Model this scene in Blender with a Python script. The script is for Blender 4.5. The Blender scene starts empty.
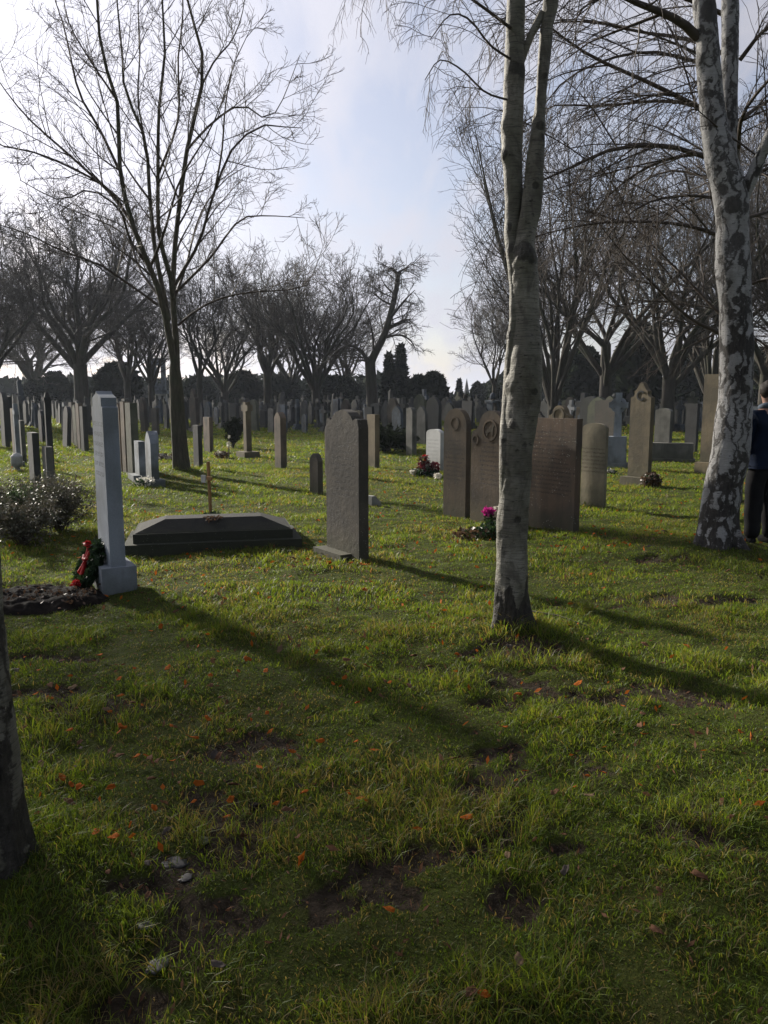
import bpy, bmesh, math, random
import numpy as np
from mathutils import Vector, Matrix
R=math.radians
random.seed(7)
sc=bpy.context.scene
COL=sc.collection
# ------------------------------------------------------------------ camera maths
F=780.0; CX=384.0; CY=512.0; HZ=400.0; CAMZ=1.6
PITCH=math.atan((CY-HZ)/F)
fwd=np.array([0,math.cos(PITCH),-math.sin(PITCH)]); upv=np.array([0,math.sin(PITCH),math.cos(PITCH)]); rgt=np.array([1.,0,0])
def ray(px,py): return rgt*(px-CX)/F+upv*(CY-py)/F+fwd
def G(px,py):
    d=ray(px,py); t=-CAMZ/d[2]; return np.array([d[0]*t,d[1]*t,0.])
def W(px,py,Y):
    d=ray(px,py); t=Y/d[1]; return np.array([0,0,CAMZ])+d*t
def pxof(x,y,z=0.):
    v=np.array([x,y,z-CAMZ]); return CX+F*v.dot(rgt)/v.dot(fwd)
def pyof(x,y,z=0.):
    v=np.array([x,y,z-CAMZ]); return CY-F*v.dot(upv)/v.dot(fwd)
SUN_AZ=R(-43); SUN_EL=R(21)
SUND=np.array([math.sin(SUN_AZ)*math.cos(SUN_EL),math.cos(SUN_AZ)*math.cos(SUN_EL),math.sin(SUN_EL)])

# ------------------------------------------------------------------ noise
def h3(i,j,k,s):
    n=(i*374761393+j*668265263+k*2147483647+s*1274126177)&0xffffffff
    n=((n^(n>>13))*1274126177)&0xffffffff
    n=((n^(n>>15))*2246822519)&0xffffffff
    return ((n^(n>>16))&0xffff)/65535.0
def vn3(x,y,z,s=0):
    x=np.asarray(x,float);y=np.asarray(y,float);z=np.asarray(z,float)+0*x
    i=np.floor(x).astype(np.int64);j=np.floor(y).astype(np.int64);k=np.floor(z).astype(np.int64)
    a=x-i;b=y-j;c=z-k
    a=a*a*(3-2*a);b=b*b*(3-2*b);c=c*c*(3-2*c)
    def L(p,q,t): return p+(q-p)*t
    r=L(L(L(h3(i,j,k,s),h3(i+1,j,k,s),a),L(h3(i,j+1,k,s),h3(i+1,j+1,k,s),a),b),
        L(L(h3(i,j,k+1,s),h3(i+1,j,k+1,s),a),L(h3(i,j+1,k+1,s),h3(i+1,j+1,k+1,s),a),b),c)
    return r
def vn2(x,y,s=0):
    x=np.asarray(x,float);y=np.asarray(y,float)
    i=np.floor(x).astype(np.int64);j=np.floor(y).astype(np.int64);k=np.zeros_like(i)
    a=x-i;b=y-j;a=a*a*(3-2*a);b=b*b*(3-2*b)
    return (h3(i,j,k,s)*(1-a)+h3(i+1,j,k,s)*a)*(1-b)+(h3(i,j+1,k,s)*(1-a)+h3(i+1,j+1,k,s)*a)*b
def fbm2(x,y,f,o=4,s=0):
    r=0;A=.5;T=0
    for q in range(o):
        r=r+A*vn2(x*f,y*f,s+q);T+=A;A*=.5;f*=2.03
    return r/T
def fbm3(x,y,z,f,o=3,s=0):
    r=0;A=.5;T=0
    for q in range(o):
        r=r+A*vn3(x*f,y*f,z*f,s+q);T+=A;A*=.5;f*=2.03
    return r/T
def sstep(a,b,x):
    t=np.clip((x-a)/(b-a),0,1); return t*t*(3-2*t)

# mud patches : pixel centre, radius x, radius y (metres)
MUD=[(515,650,.42,.20),(205,862,.24,.6),(215,850,.12,.3),(160,960,.12,.3),(170,960,.16,.35),(235,815,.3,.22),(610,690,.75,.28),(470,668,.55,.10),(500,800,.22,.55),(560,760,.35,.3),
     (700,830,.2,.15),(100,700,.35,.22),(250,745,.4,.2),(60,690,.4,.12),(660,560,.5,.16),(590,605,.5,.12),(520,905,.12,.12),(330,905,.1,.12),
     (700,600,.6,.2),(400,880,.16,.2),(45,655,.5,.1)]
MUDG=[(G(a,b)[0],G(a,b)[1],c,d) for a,b,c,d in MUD]
def mud(x,y):
    n=fbm2(x,y,2.2,4,11)
    m=0.35*sstep(.60,.74,n)
    e=fbm2(x,y,5.5,3,31)
    for (a,b,c,d) in MUDG:
        q=((x-a)/c)**2+((y-b)/d)**2
        m=np.maximum(m,.95*(1-sstep(.05,1.0,q+(e-.5)*3.2+(fbm2(x,y,16,2,41)-.5)*2.)))
    return m
MOUNDS=[]   # x,y,r,h
def gz(x,y):
    x=np.asarray(x,float);y=np.asarray(y,float)
    fade=np.exp(-np.maximum(y-10,0)/14.)
    z=(fbm2(x,y,.8,2,3)-.5)*.07*np.maximum(fade,.5)+(fbm2(x,y,5,3,5)-.5)*.055*fade
    z=z-.03*mud(x,y)*fade
    for (a,b,r,h) in MOUNDS:
        z=z+h*np.exp(-((x-a)**2+(y-b)**2)/(r*r))
    return z
def gzf(x,y): return float(gz(np.array([x]),np.array([y]))[0])

# ------------------------------------------------------------------ objects
def link(o,parent=None):
    COL.objects.link(o)
    if parent is not None: o.parent=parent
    return o
def tag(o,label=None,cat=None,group=None,kind=None):
    if label: o['label']=label
    if cat: o['category']=cat
    if group: o['group']=group
    if kind: o['kind']=kind
    return o
def empty(name,loc=(0,0,0),rz=0,**k):
    o=bpy.data.objects.new(name,None); o.location=[float(v) for v in loc]; o.rotation_euler=(0,0,rz); o.empty_display_size=.2
    link(o); return tag(o,**k)
def mk(name,V,Fs,mats,parent=None,attrs=None,smooth=True,midx=None):
    V=np.asarray(V,np.float32)
    me=bpy.data.meshes.new(name)
    me.vertices.add(len(V)); me.vertices.foreach_set('co',V.ravel())
    Fs=[np.asarray(f,np.int32) for f in Fs if len(f)]
    nl=sum(f.size for f in Fs); npo=sum(len(f) for f in Fs)
    me.loops.add(nl); me.polygons.add(npo)
    me.loops.foreach_set('vertex_index',np.concatenate([f.ravel() for f in Fs]))
    tot=np.concatenate([np.full(len(f),f.shape[1],np.int32) for f in Fs])
    st=np.concatenate([[0],np.cumsum(tot)[:-1]]).astype(np.int32)
    me.polygons.foreach_set('loop_start',st)
    try: me.polygons.foreach_set('loop_total',tot)
    except Exception: pass
    if midx is not None: me.polygons.foreach_set('material_index',np.asarray(midx,np.int32))
    me.update(calc_edges=True)
    if smooth: me.polygons.foreach_set('use_smooth',np.ones(npo,bool))
    for a,v in (attrs or {}).items():
        at=me.attributes.new(a,'FLOAT','POINT'); at.data.foreach_set('value',np.asarray(v,np.float32))
    for m in (mats if isinstance(mats,(list,tuple)) else [mats]): me.materials.append(m)
    o=bpy.data.objects.new(name,me); link(o,parent); return o
def bmobj(name,bm,mat,parent=None,smooth=False,bev=0):
    if bev:
        es=[e for e in bm.edges if len(e.link_faces)==2 and e.calc_face_angle(0)>.6]
        bmesh.ops.bevel(bm,geom=es,offset=bev,segments=2,profile=.6,affect='EDGES',clamp_overlap=True)
    bmesh.ops.recalc_face_normals(bm,faces=bm.faces[:])
    me=bpy.data.meshes.new(name); bm.to_mesh(me); bm.free()
    if smooth: me.polygons.foreach_set('use_smooth',np.ones(len(me.polygons),bool))
    me.materials.append(mat)
    o=bpy.data.objects.new(name,me); link(o,parent); return o
def bm_box(bm,x0,x1,y0,y1,z0,z1,tx=1,ty=1):
    cx,cy=(x0+x1)/2,(y0+y1)/2
    vs=[]
    for z,sx,sy in ((z0,1,1),(z1,tx,ty)):
        for a,b in ((x0,y0),(x1,y0),(x1,y1),(x0,y1)):
            vs.append(bm.verts.new((cx+(a-cx)*sx,cy+(b-cy)*sy,z)))
    for f in ((3,2,1,0),(4,5,6,7),(0,1,5,4),(1,2,6,5),(2,3,7,6),(3,0,4,7)): bm.faces.new([vs[i] for i in f])
    return vs
def bm_prism(bm,outline,y0,y1):
    a=[bm.verts.new((x,y0,z)) for x,z in outline]; b=[bm.verts.new((x,y1,z)) for x,z in outline]
    bm.faces.new(a); bm.faces.new(b[::-1])
    n=len(a)
    for i in range(n): bm.faces.new((a[i],b[i],b[(i+1)%n],a[(i+1)%n]))

# ------------------------------------------------------------------ tubes & branching
def tubes(P,Rd,S=4):
    P=np.asarray(P,float);Rd=np.asarray(Rd,float)
    N,K,_=P.shape
    T=np.empty_like(P); T[:,1:-1]=P[:,2:]-P[:,:-2]; T[:,0]=P[:,1]-P[:,0]; T[:,-1]=P[:,-1]-P[:,-2]
    T/=np.linalg.norm(T,axis=2,keepdims=True)+1e-9
    avg=P[:,-1]-P[:,0]
    ax=np.argmin(np.abs(avg),axis=1); ref=np.eye(3)[ax][:,None,:]
    U=np.cross(T,np.broadcast_to(ref,T.shape)); U/=np.linalg.norm(U,axis=2,keepdims=True)+1e-9
    Vv=np.cross(T,U)
    a=np.arange(S)*2*np.pi/S
    V=P[:,:,None,:]+Rd[:,:,None,None]*(np.cos(a)[None,None,:,None]*U[:,:,None,:]+np.sin(a)[None,None,:,None]*Vv[:,:,None,:])
    idx=np.arange(N*K*S).reshape(N,K,S)
    q=np.stack([idx[:,:-1,:],np.roll(idx,-1,2)[:,:-1,:],np.roll(idx,-1,2)[:,1:,:],idx[:,1:,:]],-1).reshape(-1,4)
    return V.reshape(-1,3),q
def join(parts):
    Vs=[];Fq=[];o=0
    for V,f in parts:
        Vs.append(V);Fq.append(f+o);o+=len(V)
    return np.concatenate(Vs),np.concatenate(Fq)
def resample(pts,K):
    pts=np.asarray(pts,float); n=len(pts)
    # catmull-rom dense then arc-length resample
    E=np.vstack([2*pts[0]-pts[1],pts,2*pts[-1]-pts[-2]]); out=[]
    for i in range(n-1):
        p0,p1,p2,p3=E[i:i+4]
        for t in np.linspace(0,1,12,endpoint=False):
            out.append(.5*((2*p1)+(-p0+p2)*t+(2*p0-5*p1+4*p2-p3)*t*t+(-p0+3*p1-3*p2+p3)*t**3))
    out.append(pts[-1]); out=np.array(out)
    s=np.concatenate([[0],np.cumsum(np.linalg.norm(np.diff(out[:,:3],axis=0),axis=1))])
    u=np.linspace(0,s[-1],K)
    return np.stack([np.interp(u,s,out[:,c]) for c in range(out.shape[1])],1)
def sprout(P,Rd,n,rng,t0=.2,t1=1.,ang=(30,60),lr=(.3,.6),K=6,wob=.15,up=.08,rr=.6,rmin=.004,Lmin=0,flat=0,away=None,droop2=0):
    N,K0,_=P.shape; M=N*n
    idx=np.repeat(np.arange(N),n)
    t=(np.tile(np.arange(n),N)+rng.random(M))/n; t=t0+(t1-t0)*t
    u=t*(K0-1); i=np.minimum(u.astype(int),K0-2); f=(u-i)[:,None]
    pos=P[idx,i]*(1-f)+P[idx,i+1]*f
    rp=Rd[idx,i]*(1-f[:,0])+Rd[idx,i+1]*f[:,0]
    T=P[idx,i+1]-P[idx,i]; T/=np.linalg.norm(T,axis=1,keepdims=True)+1e-9
    Lp=np.linalg.norm(np.diff(P,axis=1),axis=2).sum(1)[idx]
    rv=rng.normal(size=(M,3)); rv-=T*(rv*T).sum(1,keepdims=True); rv/=np.linalg.norm(rv,axis=1,keepdims=True)+1e-9
    a=np.radians(rng.uniform(ang[0],ang[1],M))[:,None]
    D=np.cos(a)*T+np.sin(a)*rv
    if flat: D[:,2]*=(1-flat)
    L=Lp*rng.uniform(lr[0],lr[1],M)*(1.15-.55*t); L=np.maximum(L,Lmin)
    C=np.empty((M,K,3)); C[:,0]=pos
    D/=np.linalg.norm(D,axis=1,keepdims=True)+1e-9
    for k in range(1,K):
        D=D+rng.normal(size=(M,3))*wob; D[:,2]+=up-droop2*k/K
        D/=np.linalg.norm(D,axis=1,keepdims=True)+1e-9
        C[:,k]=C[:,k-1]+D*(L/(K-1))[:,None]
    r0=np.maximum(rp*rr*rng.uniform(.7,1.,M),rmin)
    s=np.linspace(0,1,K)[None,:]
    Rc=r0[:,None]*(1-s)+rmin*.7*s
    return C,Rc
def polys(strokes,K=10):
    """strokes: list of lists of (x,y,z,r)"""
    A=np.array([resample(s,K) for s in strokes]); return A[:,:,:3],A[:,:,3]

# ------------------------------------------------------------------ materials
def mat(name):
    m=bpy.data.materials.new(name); m.use_nodes=True; nt=m.node_tree
    b=nt.nodes['Principled BSDF']; return m,nt,b
class N:
    def __init__(s,nt): s.nt=nt
    def __call__(s,t,ins=None,**k):
        n=s.nt.nodes.new(t)
        for a,v in k.items(): setattr(n,a,v)
        for a,v in (ins or {}).items():
            if hasattr(v,'is_output') or isinstance(v,bpy.types.NodeSocket): s.nt.links.new(v,n.inputs[a])
            else: n.inputs[a].default_value=v
        return n
    def l(s,a,b): s.nt.links.new(a,b)
    def math(s,op,a,b=0.,c=None):
        n=s.nt.nodes.new('ShaderNodeMath'); n.operation=op
        for i,v in enumerate((a,b,c)):
            if v is None: continue
            if isinstance(v,bpy.types.NodeSocket): s.nt.links.new(v,n.inputs[i])
            else: n.inputs[i].default_value=v
        return n.outputs[0]
    def mix(s,f,a,b,bt='MIX'):
        n=s.nt.nodes.new('ShaderNodeMix'); n.data_type='RGBA'; n.blend_type=bt
        for i,v in ((0,f),(6,a),(7,b)):
            if isinstance(v,bpy.types.NodeSocket): s.nt.links.new(v,n.inputs[i])
            else: n.inputs[i].default_value=v if i==0 else (list(v)+[1])[:4]
        return n.outputs[2]
    def ramp(s,f,*st):
        n=s.nt.nodes.new('ShaderNodeValToRGB'); s.nt.links.new(f,n.inputs[0])
        e=n.color_ramp.elements
        while len(e)<len(st): e.new(.5)
        for i,(p,c) in enumerate(st):
            e[i].position=p; e[i].color=(list(c)+[1])[:4] if not isinstance(c,(int,float)) else (c,c,c,1)
        return n.outputs[0]
    def noise(s,vec,scale,detail=4,rough=.55,dist=0):
        n=s('ShaderNodeTexNoise',{'Scale':scale,'Detail':detail,'Roughness':rough,'Distortion':dist})
        if vec is not None: s.l(vec,n.inputs['Vector'])
        return n.outputs[0]
    def bump(s,h,st=.5,d=.02,nrm=None):
        n=s('ShaderNodeBump',{'Strength':st,'Distance':d}); s.l(h,n.inputs['Height'])
        if nrm is not None: s.l(nrm,n.inputs['Normal'])
        return n.outputs[0]
    def mapping(s,vec,scale=(1,1,1),rot=(0,0,0)):
        n=s('ShaderNodeMapping'); s.l(vec,n.inputs[0]); n.inputs['Scale'].default_value=scale; n.inputs['Rotation'].default_value=rot; return n.outputs[0]

def stone_mat(name,c1,c2,stain=(.03,.03,.025),lichen=0.,text=None,rough=.85,bs=.5,streak=.5):
    m,nt,b=mat(name); n=N(nt)
    tc=n('ShaderNodeTexCoord'); ob=tc.outputs['Object']
    oi=n('ShaderNodeObjectInfo'); 
    off=n('ShaderNodeVectorMath',operation='ADD'); n.l(ob,off.inputs[0])
    cmb=n('ShaderNodeCombineXYZ'); rr=n.math('MULTIPLY',oi.outputs['Random'],37.); n.l(rr,cmb.inputs[0]); n.l(rr,cmb.inputs[1])
    n.l(cmb.outputs[0],off.inputs[1]); v=off.outputs[0]
    a=n.noise(v,3.5,5,.6); col=n.mix(n.ramp(a,(.3,0.),(.7,1.)),c1,c2)
    st=n.noise(n.mapping(v,(14,14,1.6)),1.,5,.65)
    col=n.mix(n.math('MULTIPLY',n.ramp(st,(.5,0.),(.75,1.)),streak),col,stain)
    bl=n.noise(v,1.7,3,.6); col=n.mix(n.math('MULTIPLY',n.ramp(bl,(.42,0.),(.62,1.)),.6),col,stain)
    sep=n('ShaderNodeSeparateXYZ'); n.l(ob,sep.inputs[0]); ft=n.ramp(n.math('ADD',sep.outputs[2],n.math('MULTIPLY',n.noise(v,9,4,.6),.35)),(.18,1.),(.5,0.)); col=n.mix(n.math('MULTIPLY',ft,.55),col,(.05,.055,.025))
    gr=n.noise(v,130,3,.7); col=n.mix(.35,col,n.ramp(gr,(.3,.35),(.7,.75)),'OVERLAY')
    # per object tint
    col=n.mix(n.math('MULTIPLY',oi.outputs['Random'],.35),col,(.06,.065,.055))
    if lichen:
        vo=n('ShaderNodeTexVoronoi',{'Scale':34.}); n.l(v,vo.inputs[0])
        lm=n.math('MULTIPLY',n.ramp(vo.outputs['Distance'],(.13,1.),(.2,0.)),n.ramp(n.noise(v,6,3),(.5,0.),(.6,1.)))
        col=n.mix(n.math('MULTIPLY',lm,lichen),col,(.5,.5,.42))
    h=n.math('ADD',n.math('MULTIPLY',gr,.25),n.noise(v,18,5,.65))
    if text:
        x0,z0,z1,lines,depthcol=text
        sx=n('ShaderNodeSeparateXYZ'); n.l(ob,sx.inputs[0])
        row=n.math('MULTIPLY',n.math('SUBTRACT',sx.outputs[2],z0),lines/(z1-z0))
        fr=n.math('FRACT',row); inrow=n.math('MULTIPLY',n.math('GREATER_THAN',fr,.3),n.math('LESS_THAN',fr,.75))
        fl=n.math('FLOOR',row)
        cv=n('ShaderNodeCombineXYZ'); n.l(n.math('MULTIPLY',sx.outputs[0],75.),cv.inputs[0]); n.l(n.math('MULTIPLY',fl,7.3),cv.inputs[1]); n.l(n.math('MULTIPLY',sx.outputs[2],95.),cv.inputs[2])
        let=n.math('GREATER_THAN',n.noise(cv.outputs[0],1.,2),.5)
        cw=n('ShaderNodeCombineXYZ'); n.l(n.math('MULTIPLY',fl,3.7),cw.inputs[0])
        wd=n.noise(cw.outputs[0],1.,0); lim=n.math('MULTIPLY',n.math('ADD',wd,.35),x0)
        inx=n.math('LESS_THAN',n.math('ABSOLUTE',sx.outputs[0]),lim)
        inz=n.math('MULTIPLY',n.math('GREATER_THAN',sx.outputs[2],z0),n.math('LESS_THAN',sx.outputs[2],z1))
        sn=n('ShaderNodeSeparateXYZ'); n.l(tc.outputs['Normal'],sn.inputs[0])
        k=n.math('MULTIPLY',n.math('MULTIPLY',inrow,let),n.math('MULTIPLY',inx,inz)); k=n.math('MULTIPLY',k,n.math('LESS_THAN',sn.outputs[1],-.6))
        col=n.mix(n.math('MULTIPLY',k,.85),col,depthcol); h=n.math('SUBTRACT',h,n.math('MULTIPLY',k,1.2))
    n.l(col,b.inputs['Base Color']); b.inputs['Roughness'].default_value=rough; b.inputs['Specular IOR Level'].default_value=.25
    n.l(n.bump(h,bs,.012),b.inputs['Normal'])
    return m
def plain_mat(name,c1,c2=None,scale=30,rough=.7,bump=.3,spec=.3,transl=0,attr=None):
    m,nt,b=mat(name); n=N(nt); tc=n('ShaderNodeTexCoord'); c2=c2 or c1
    if attr:
        at=n('ShaderNodeAttribute',attribute_name=attr); fac=at.outputs['Fac']
    else: fac=n.ramp(n.noise(tc.outputs['Object'],scale,4,.6),(.35,0.),(.65,1.))
    col=n.mix(fac,c1,c2); n.l(col,b.inputs['Base Color']); b.inputs['Roughness'].default_value=rough; b.inputs['Specular IOR Level'].default_value=spec
    if bump: n.l(n.bump(n.noise(tc.outputs['Object'],scale*2,4),bump,.005),b.inputs['Normal'])
    if transl:
        t=n('ShaderNodeBsdfTranslucent'); n.l(col,t.inputs[0]); ms=n('ShaderNodeMixShader'); ms.inputs[0].default_value=transl
        n.l(b.outputs[0],ms.inputs[1]); n.l(t.outputs[0],ms.inputs[2]); n.l(ms.outputs[0],nt.nodes['Material Output'].inputs[0])
    return m

def bark_mat(name,c1,c2,sc_=1.):
    m,nt,b=mat(name); n=N(nt); tc=n('ShaderNodeTexCoord'); v=tc.outputs['Object']
    a=n.noise(n.mapping(v,(22*sc_,22*sc_,3.5*sc_)),1.,6,.65,.3)
    c=n.mix(n.ramp(a,(.35,0.),(.65,1.)),c1,c2); g=n.noise(v,2.5*sc_,3); c=n.mix(n.math('MULTIPLY',n.ramp(g,(.45,0.),(.7,1.)),.5),c,(.05,.065,.03))
    n.l(c,b.inputs['Base Color']); b.inputs['Roughness'].default_value=.85; b.inputs['Specular IOR Level'].default_value=.2
    n.l(n.bump(a,.7,.02),b.inputs['Normal']); return m
def birch_mat(name,white,grey,green,dark,fiss=.5,stripe=.5,fs=(5,5,2.2)):
    m,nt,b=mat(name); n=N(nt); tc=n('ShaderNodeTexCoord'); v=tc.outputs['Object']
    base=n.mix(n.ramp(n.noise(v,3.,4,.6),(.35,0.),(.65,1.)),white,grey)
    base=n.mix(n.math('MULTIPLY',n.ramp(n.noise(n.mapping(v,(6,6,2)),1.,3),(.45,0.),(.7,1.)),.7),base,green)
    base=n.mix(n.math('MULTIPLY',n.ramp(n.noise(n.mapping(v,(11,11,5)),1.,6,.7,.6),(.5,0.),(.62,1.)),stripe),base,[c*2.2 for c in dark])
    # thin horizontal peeling lines
    ln=n.noise(n.mapping(v,(9,9,170)),1.,4,.7); base=n.mix(n.math('MULTIPLY',n.ramp(ln,(.5,0.),(.62,1.)),stripe),base,dark)
    # short lenticel dashes
    ld=n.noise(n.mapping(v,(22,22,60)),1.,2,.5); base=n.mix(n.ramp(ld,(.66,0.),(.70,.85)),base,dark)
    # dark rugged fissures
    wv=n('ShaderNodeTexVoronoi',{'Scale':1.},feature='DISTANCE_TO_EDGE')
    dv=n('ShaderNodeVectorMath',operation='ADD'); ns=n('ShaderNodeTexNoise',{'Scale':7.,'Detail':4.}); n.l(v,ns.inputs['Vector'])
    sc2=n('ShaderNodeVectorMath',operation='SCALE'); n.l(ns.outputs['Color'],sc2.inputs[0]); sc2.inputs['Scale'].default_value=.22
    n.l(v,dv.inputs[0]); n.l(sc2.outputs[0],dv.inputs[1]); n.l(n.mapping(dv.outputs[0],fs),wv.inputs['Vector'])
    at=n('ShaderNodeAttribute',attribute_name='knot'); kn=at.outputs['Fac']
    at2=n('ShaderNodeAttribute',attribute_name='rug'); rg=at2.outputs['Fac']
    wid=n.math('ADD',n.math('MULTIPLY',rg,.36),fiss*.05)
    ed=n.math('SUBTRACT',wid,n.math('ADD',wv.outputs['Distance'],n.math('MULTIPLY',n.math('SUBTRACT',n.noise(v,13,6,.75),.5),.6)))
    fm=n.ramp(n.math('ADD',n.math('MULTIPLY',ed,9.),.5),(.15,0.),(.85,1.))
    fm=n.math('MULTIPLY',fm,n.ramp(rg,(0.,.0),(.08,1.)))
    kk=n.ramp(n.math('ADD',kn,n.math('MULTIPLY',n.math('SUBTRACT',n.noise(v,25,4,.7),.5),.7)),(.4,0.),(.55,1.))
    dm=n.math('MAXIMUM',fm,kk)
    dk=n.mix(n.ramp(n.noise(n.mapping(v,(40,40,12)),1.,5,.7),(.35,0.),(.65,1.)),[c*.45 for c in dark],[c*1.6 for c in dark])
    c=n.mix(n.math('MULTIPLY',dm,n.math('ADD',.78,n.math('MULTIPLY',rg,.7))),base,dk)
    n.l(c,b.inputs['Base Color']); b.inputs['Roughness'].default_value=.62; b.inputs['Specular IOR Level'].default_value=.3
    h=n.math('ADD',n.math('MULTIPLY',ln,-.25),n.math('MULTIPLY',n.noise(v,14,6,.65),.9)); h=n.math('ADD',h,n.math('MULTIPLY',dm,n.math('ADD',n.noise(n.mapping(v,(30,30,10)),1.,4,.7),-.7)))
    n.l(n.bump(h,.8,.02),b.inputs['Normal']); return m

M={}
M['brown']=stone_mat('brown_sandstone',(.19,.14,.10),(.14,.11,.08),lichen=.0,text=None)
M['tan']=stone_mat('tan_sandstone',(.21,.165,.10),(.15,.12,.078),stain=(.05,.042,.03),streak=.35)
M['grey']=stone_mat('grey_limestone',(.18,.175,.155),(.12,.115,.105))
M['dgrey']=stone_mat('dark_granite',(.06,.06,.06),(.04,.04,.042),stain=(.02,.02,.02))
M['blue']=stone_mat('blue_grey_limestone',(.30,.33,.37),(.24,.27,.31),streak=.2)
M['pale']=stone_mat('pale_marble',(.62,.62,.60),(.5,.5,.48),stain=(.2,.2,.18),streak=.25)
M['green']=stone_mat('mossy_stone',(.13,.14,.09),(.17,.16,.12))
M['g3']=stone_mat('inscribed_red_brown_stone',(.17,.110,.072),(.115,.08,.056),stain=(.045,.04,.035),lichen=.9,text=(.42,.45,1.25,15,(.05,.04,.035)),streak=.5)
M['g1']=stone_mat('inscribed_brown_stone',(.155,.112,.072),(.105,.08,.056),stain=(.045,.04,.035),lichen=.3,text=(.2,.5,1.1,10,(.05,.04,.035)),streak=.6)
M['gs']=stone_mat('inscribed_dark_brown_stone',(.115,.096,.072),(.075,.064,.052),stain=(.035,.033,.03),lichen=.3,text=(.22,.62,1.18,9,(.03,.028,.025)),streak=.6)
M['g4']=stone_mat('inscribed_tan_stone',(.35,.30,.20),(.27,.235,.16),stain=(.09,.08,.06),text=(.3,.5,.9,7,(.1,.085,.06)),streak=.35)
M['wm']=stone_mat('inscribed_pale_grey_limestone',(.38,.42,.475),(.32,.355,.41),stain=(.17,.185,.19),text=(.22,.95,1.45,6,(.10,.11,.12)),streak=.4,bs=.3)
M['ww']=stone_mat('inscribed_white_stone',(.68,.68,.66),(.6,.6,.58),stain=(.4,.4,.38),text=(.22,.25,.75,6,(.35,.35,.34)),streak=.15,bs=.2)
M['tomb']=stone_mat('dark_weathered_granite',(.018,.018,.017),(.011,.011,.011),stain=(.012,.012,.012),lichen=.15,bs=.5,rough=.95)
M['bark']=bark_mat('grey_brown_bark',(.055,.048,.036),(.13,.115,.085))
M['barkA']=bark_mat('brown_green_bark',(.045,.04,.028),(.10,.088,.06))
M['barkfar']=bark_mat('far_bark',(.045,.04,.033),(.08,.072,.06),.3)
M['barkred']=bark_mat('reddish_bark',(.075,.05,.038),(.14,.10,.075),.3)
M['twig']=plain_mat('twig',(.05,.038,.03),(.08,.062,.047),5,.7,0,.2)
M['twigfar']=plain_mat('far_twig',(.055,.048,.041),(.085,.074,.06),1,.8,0,.2)
M['birchB']=birch_mat('grey_birch_bark',(.25,.235,.19),(.115,.105,.08),(.085,.085,.05),(.03,.026,.02),.35,.65,(7,7,2.6))
M['birchC']=birch_mat('white_birch_bark',(.36,.355,.35),(.25,.245,.24),(.18,.175,.155),(.03,.026,.022),.4,.3,(8,8,2.1))
M['ever']=plain_mat('dark_evergreen',(.008,.013,.006),(.020,.028,.011),.8,.95,0,.03,.1)
M['shrubleaf']=plain_mat('glossy_small_leaf',(.07,.08,.05),(.13,.11,.08),12,.5,0,.25,.15,attr='col')
M['fern']=plain_mat('soft_green_leaf',(.03,.055,.018),(.06,.09,.03),12,.6,0,.3,.3,attr='col')

# ------------------------------------------------------------------ tree positions + mounds
PA=G(182,474); PB=G(513,632); PC=G(719,551); PD=G(-4,885)
MOUNDS+= [(PB[0],PB[1],.45,.07),(PC[0],PC[1],.6,.08),(PD[0],PD[1],.42,.10),(PA[0],PA[1],.9,.1)]
SOIL=(G(50,600)[0]-.22,G(50,600)[1])
# ------------------------------------------------------------------ ground
def axis(dense0,dense1,step,far,g=1.16):
    a=list(np.arange(dense0,dense1,step)); s=step
    while a[-1]<far: s*=g; a.append(a[-1]+s)
    return a
xp=axis(0,6.5,.05,1800); xs=np.array([-v for v in xp[::-1][:-1]]+xp)
yp=axis(1.0,14,.05,2500,1.10); yb=[]; s=.05; v=1.0
while v>-60: s*=1.3; v-=s; yb.append(v)
ys=np.array(yb[::-1]+yp)
X,Y=np.meshgrid(xs,ys); fx=X.ravel();fy=Y.ravel()
Z=gz(fx,fy); md=mud(fx,fy)*np.exp(-np.maximum(fy-14,0)/10)
nx,ny=len(xs),len(ys); id_=np.arange(nx*ny).reshape(ny,nx)
Q=np.stack([id_[:-1,:-1],id_[:-1,1:],id_[1:,1:],id_[1:,:-1]],-1).reshape(-1,4)
m,nt,b=mat('lawn_ground'); n=N(nt); tc=n('ShaderNodeTexCoord'); v=tc.outputs['Object']
at=n('ShaderNodeAttribute',attribute_name='mud')
g1=n.noise(v,.35,4,.6); g2=n.noise(v,3.,5,.65); g3=n.noise(v,40,4,.7)
gc=n.mix(n.ramp(g1,(.35,0.),(.65,1.)),(.05,.065,.014),(.08,.095,.018))
gc=n.mix(n.math('MULTIPLY',n.ramp(g2,(.45,0.),(.7,1.)),.7),gc,(.06,.05,.022))
gc=n.mix(n.math('MULTIPLY',n.ramp(g3,(.4,0.),(.65,1.)),.6),gc,(.018,.024,.006))
sl=n.mix(n.ramp(n.noise(v,22,6,.7),(.35,0.),(.65,1.)),(.022,.017,.011),(.07,.054,.038))
gc=n.mix(n.ramp(n.math('ADD',at.outputs['Fac'],n.math('MULTIPLY',n.math('SUBTRACT',n.noise(v,12,5,.7),.5),.9)),(.35,0.),(.6,1.)),gc,sl)
n.l(gc,b.inputs['Base Color']); b.inputs['Roughness'].default_value=.95; b.inputs['Specular IOR Level'].default_value=.06
h=n.math('ADD',n.noise(v,60,5,.7),n.math('MULTIPLY',n.noise(v,9,5,.65),1.5)); n.l(n.bump(h,1.,.03),b.inputs['Normal']); M['ground']=m
tag(mk('ground',np.stack([fx,fy,Z],1),[Q],m,attrs={'mud':md}),kind='structure')

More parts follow.
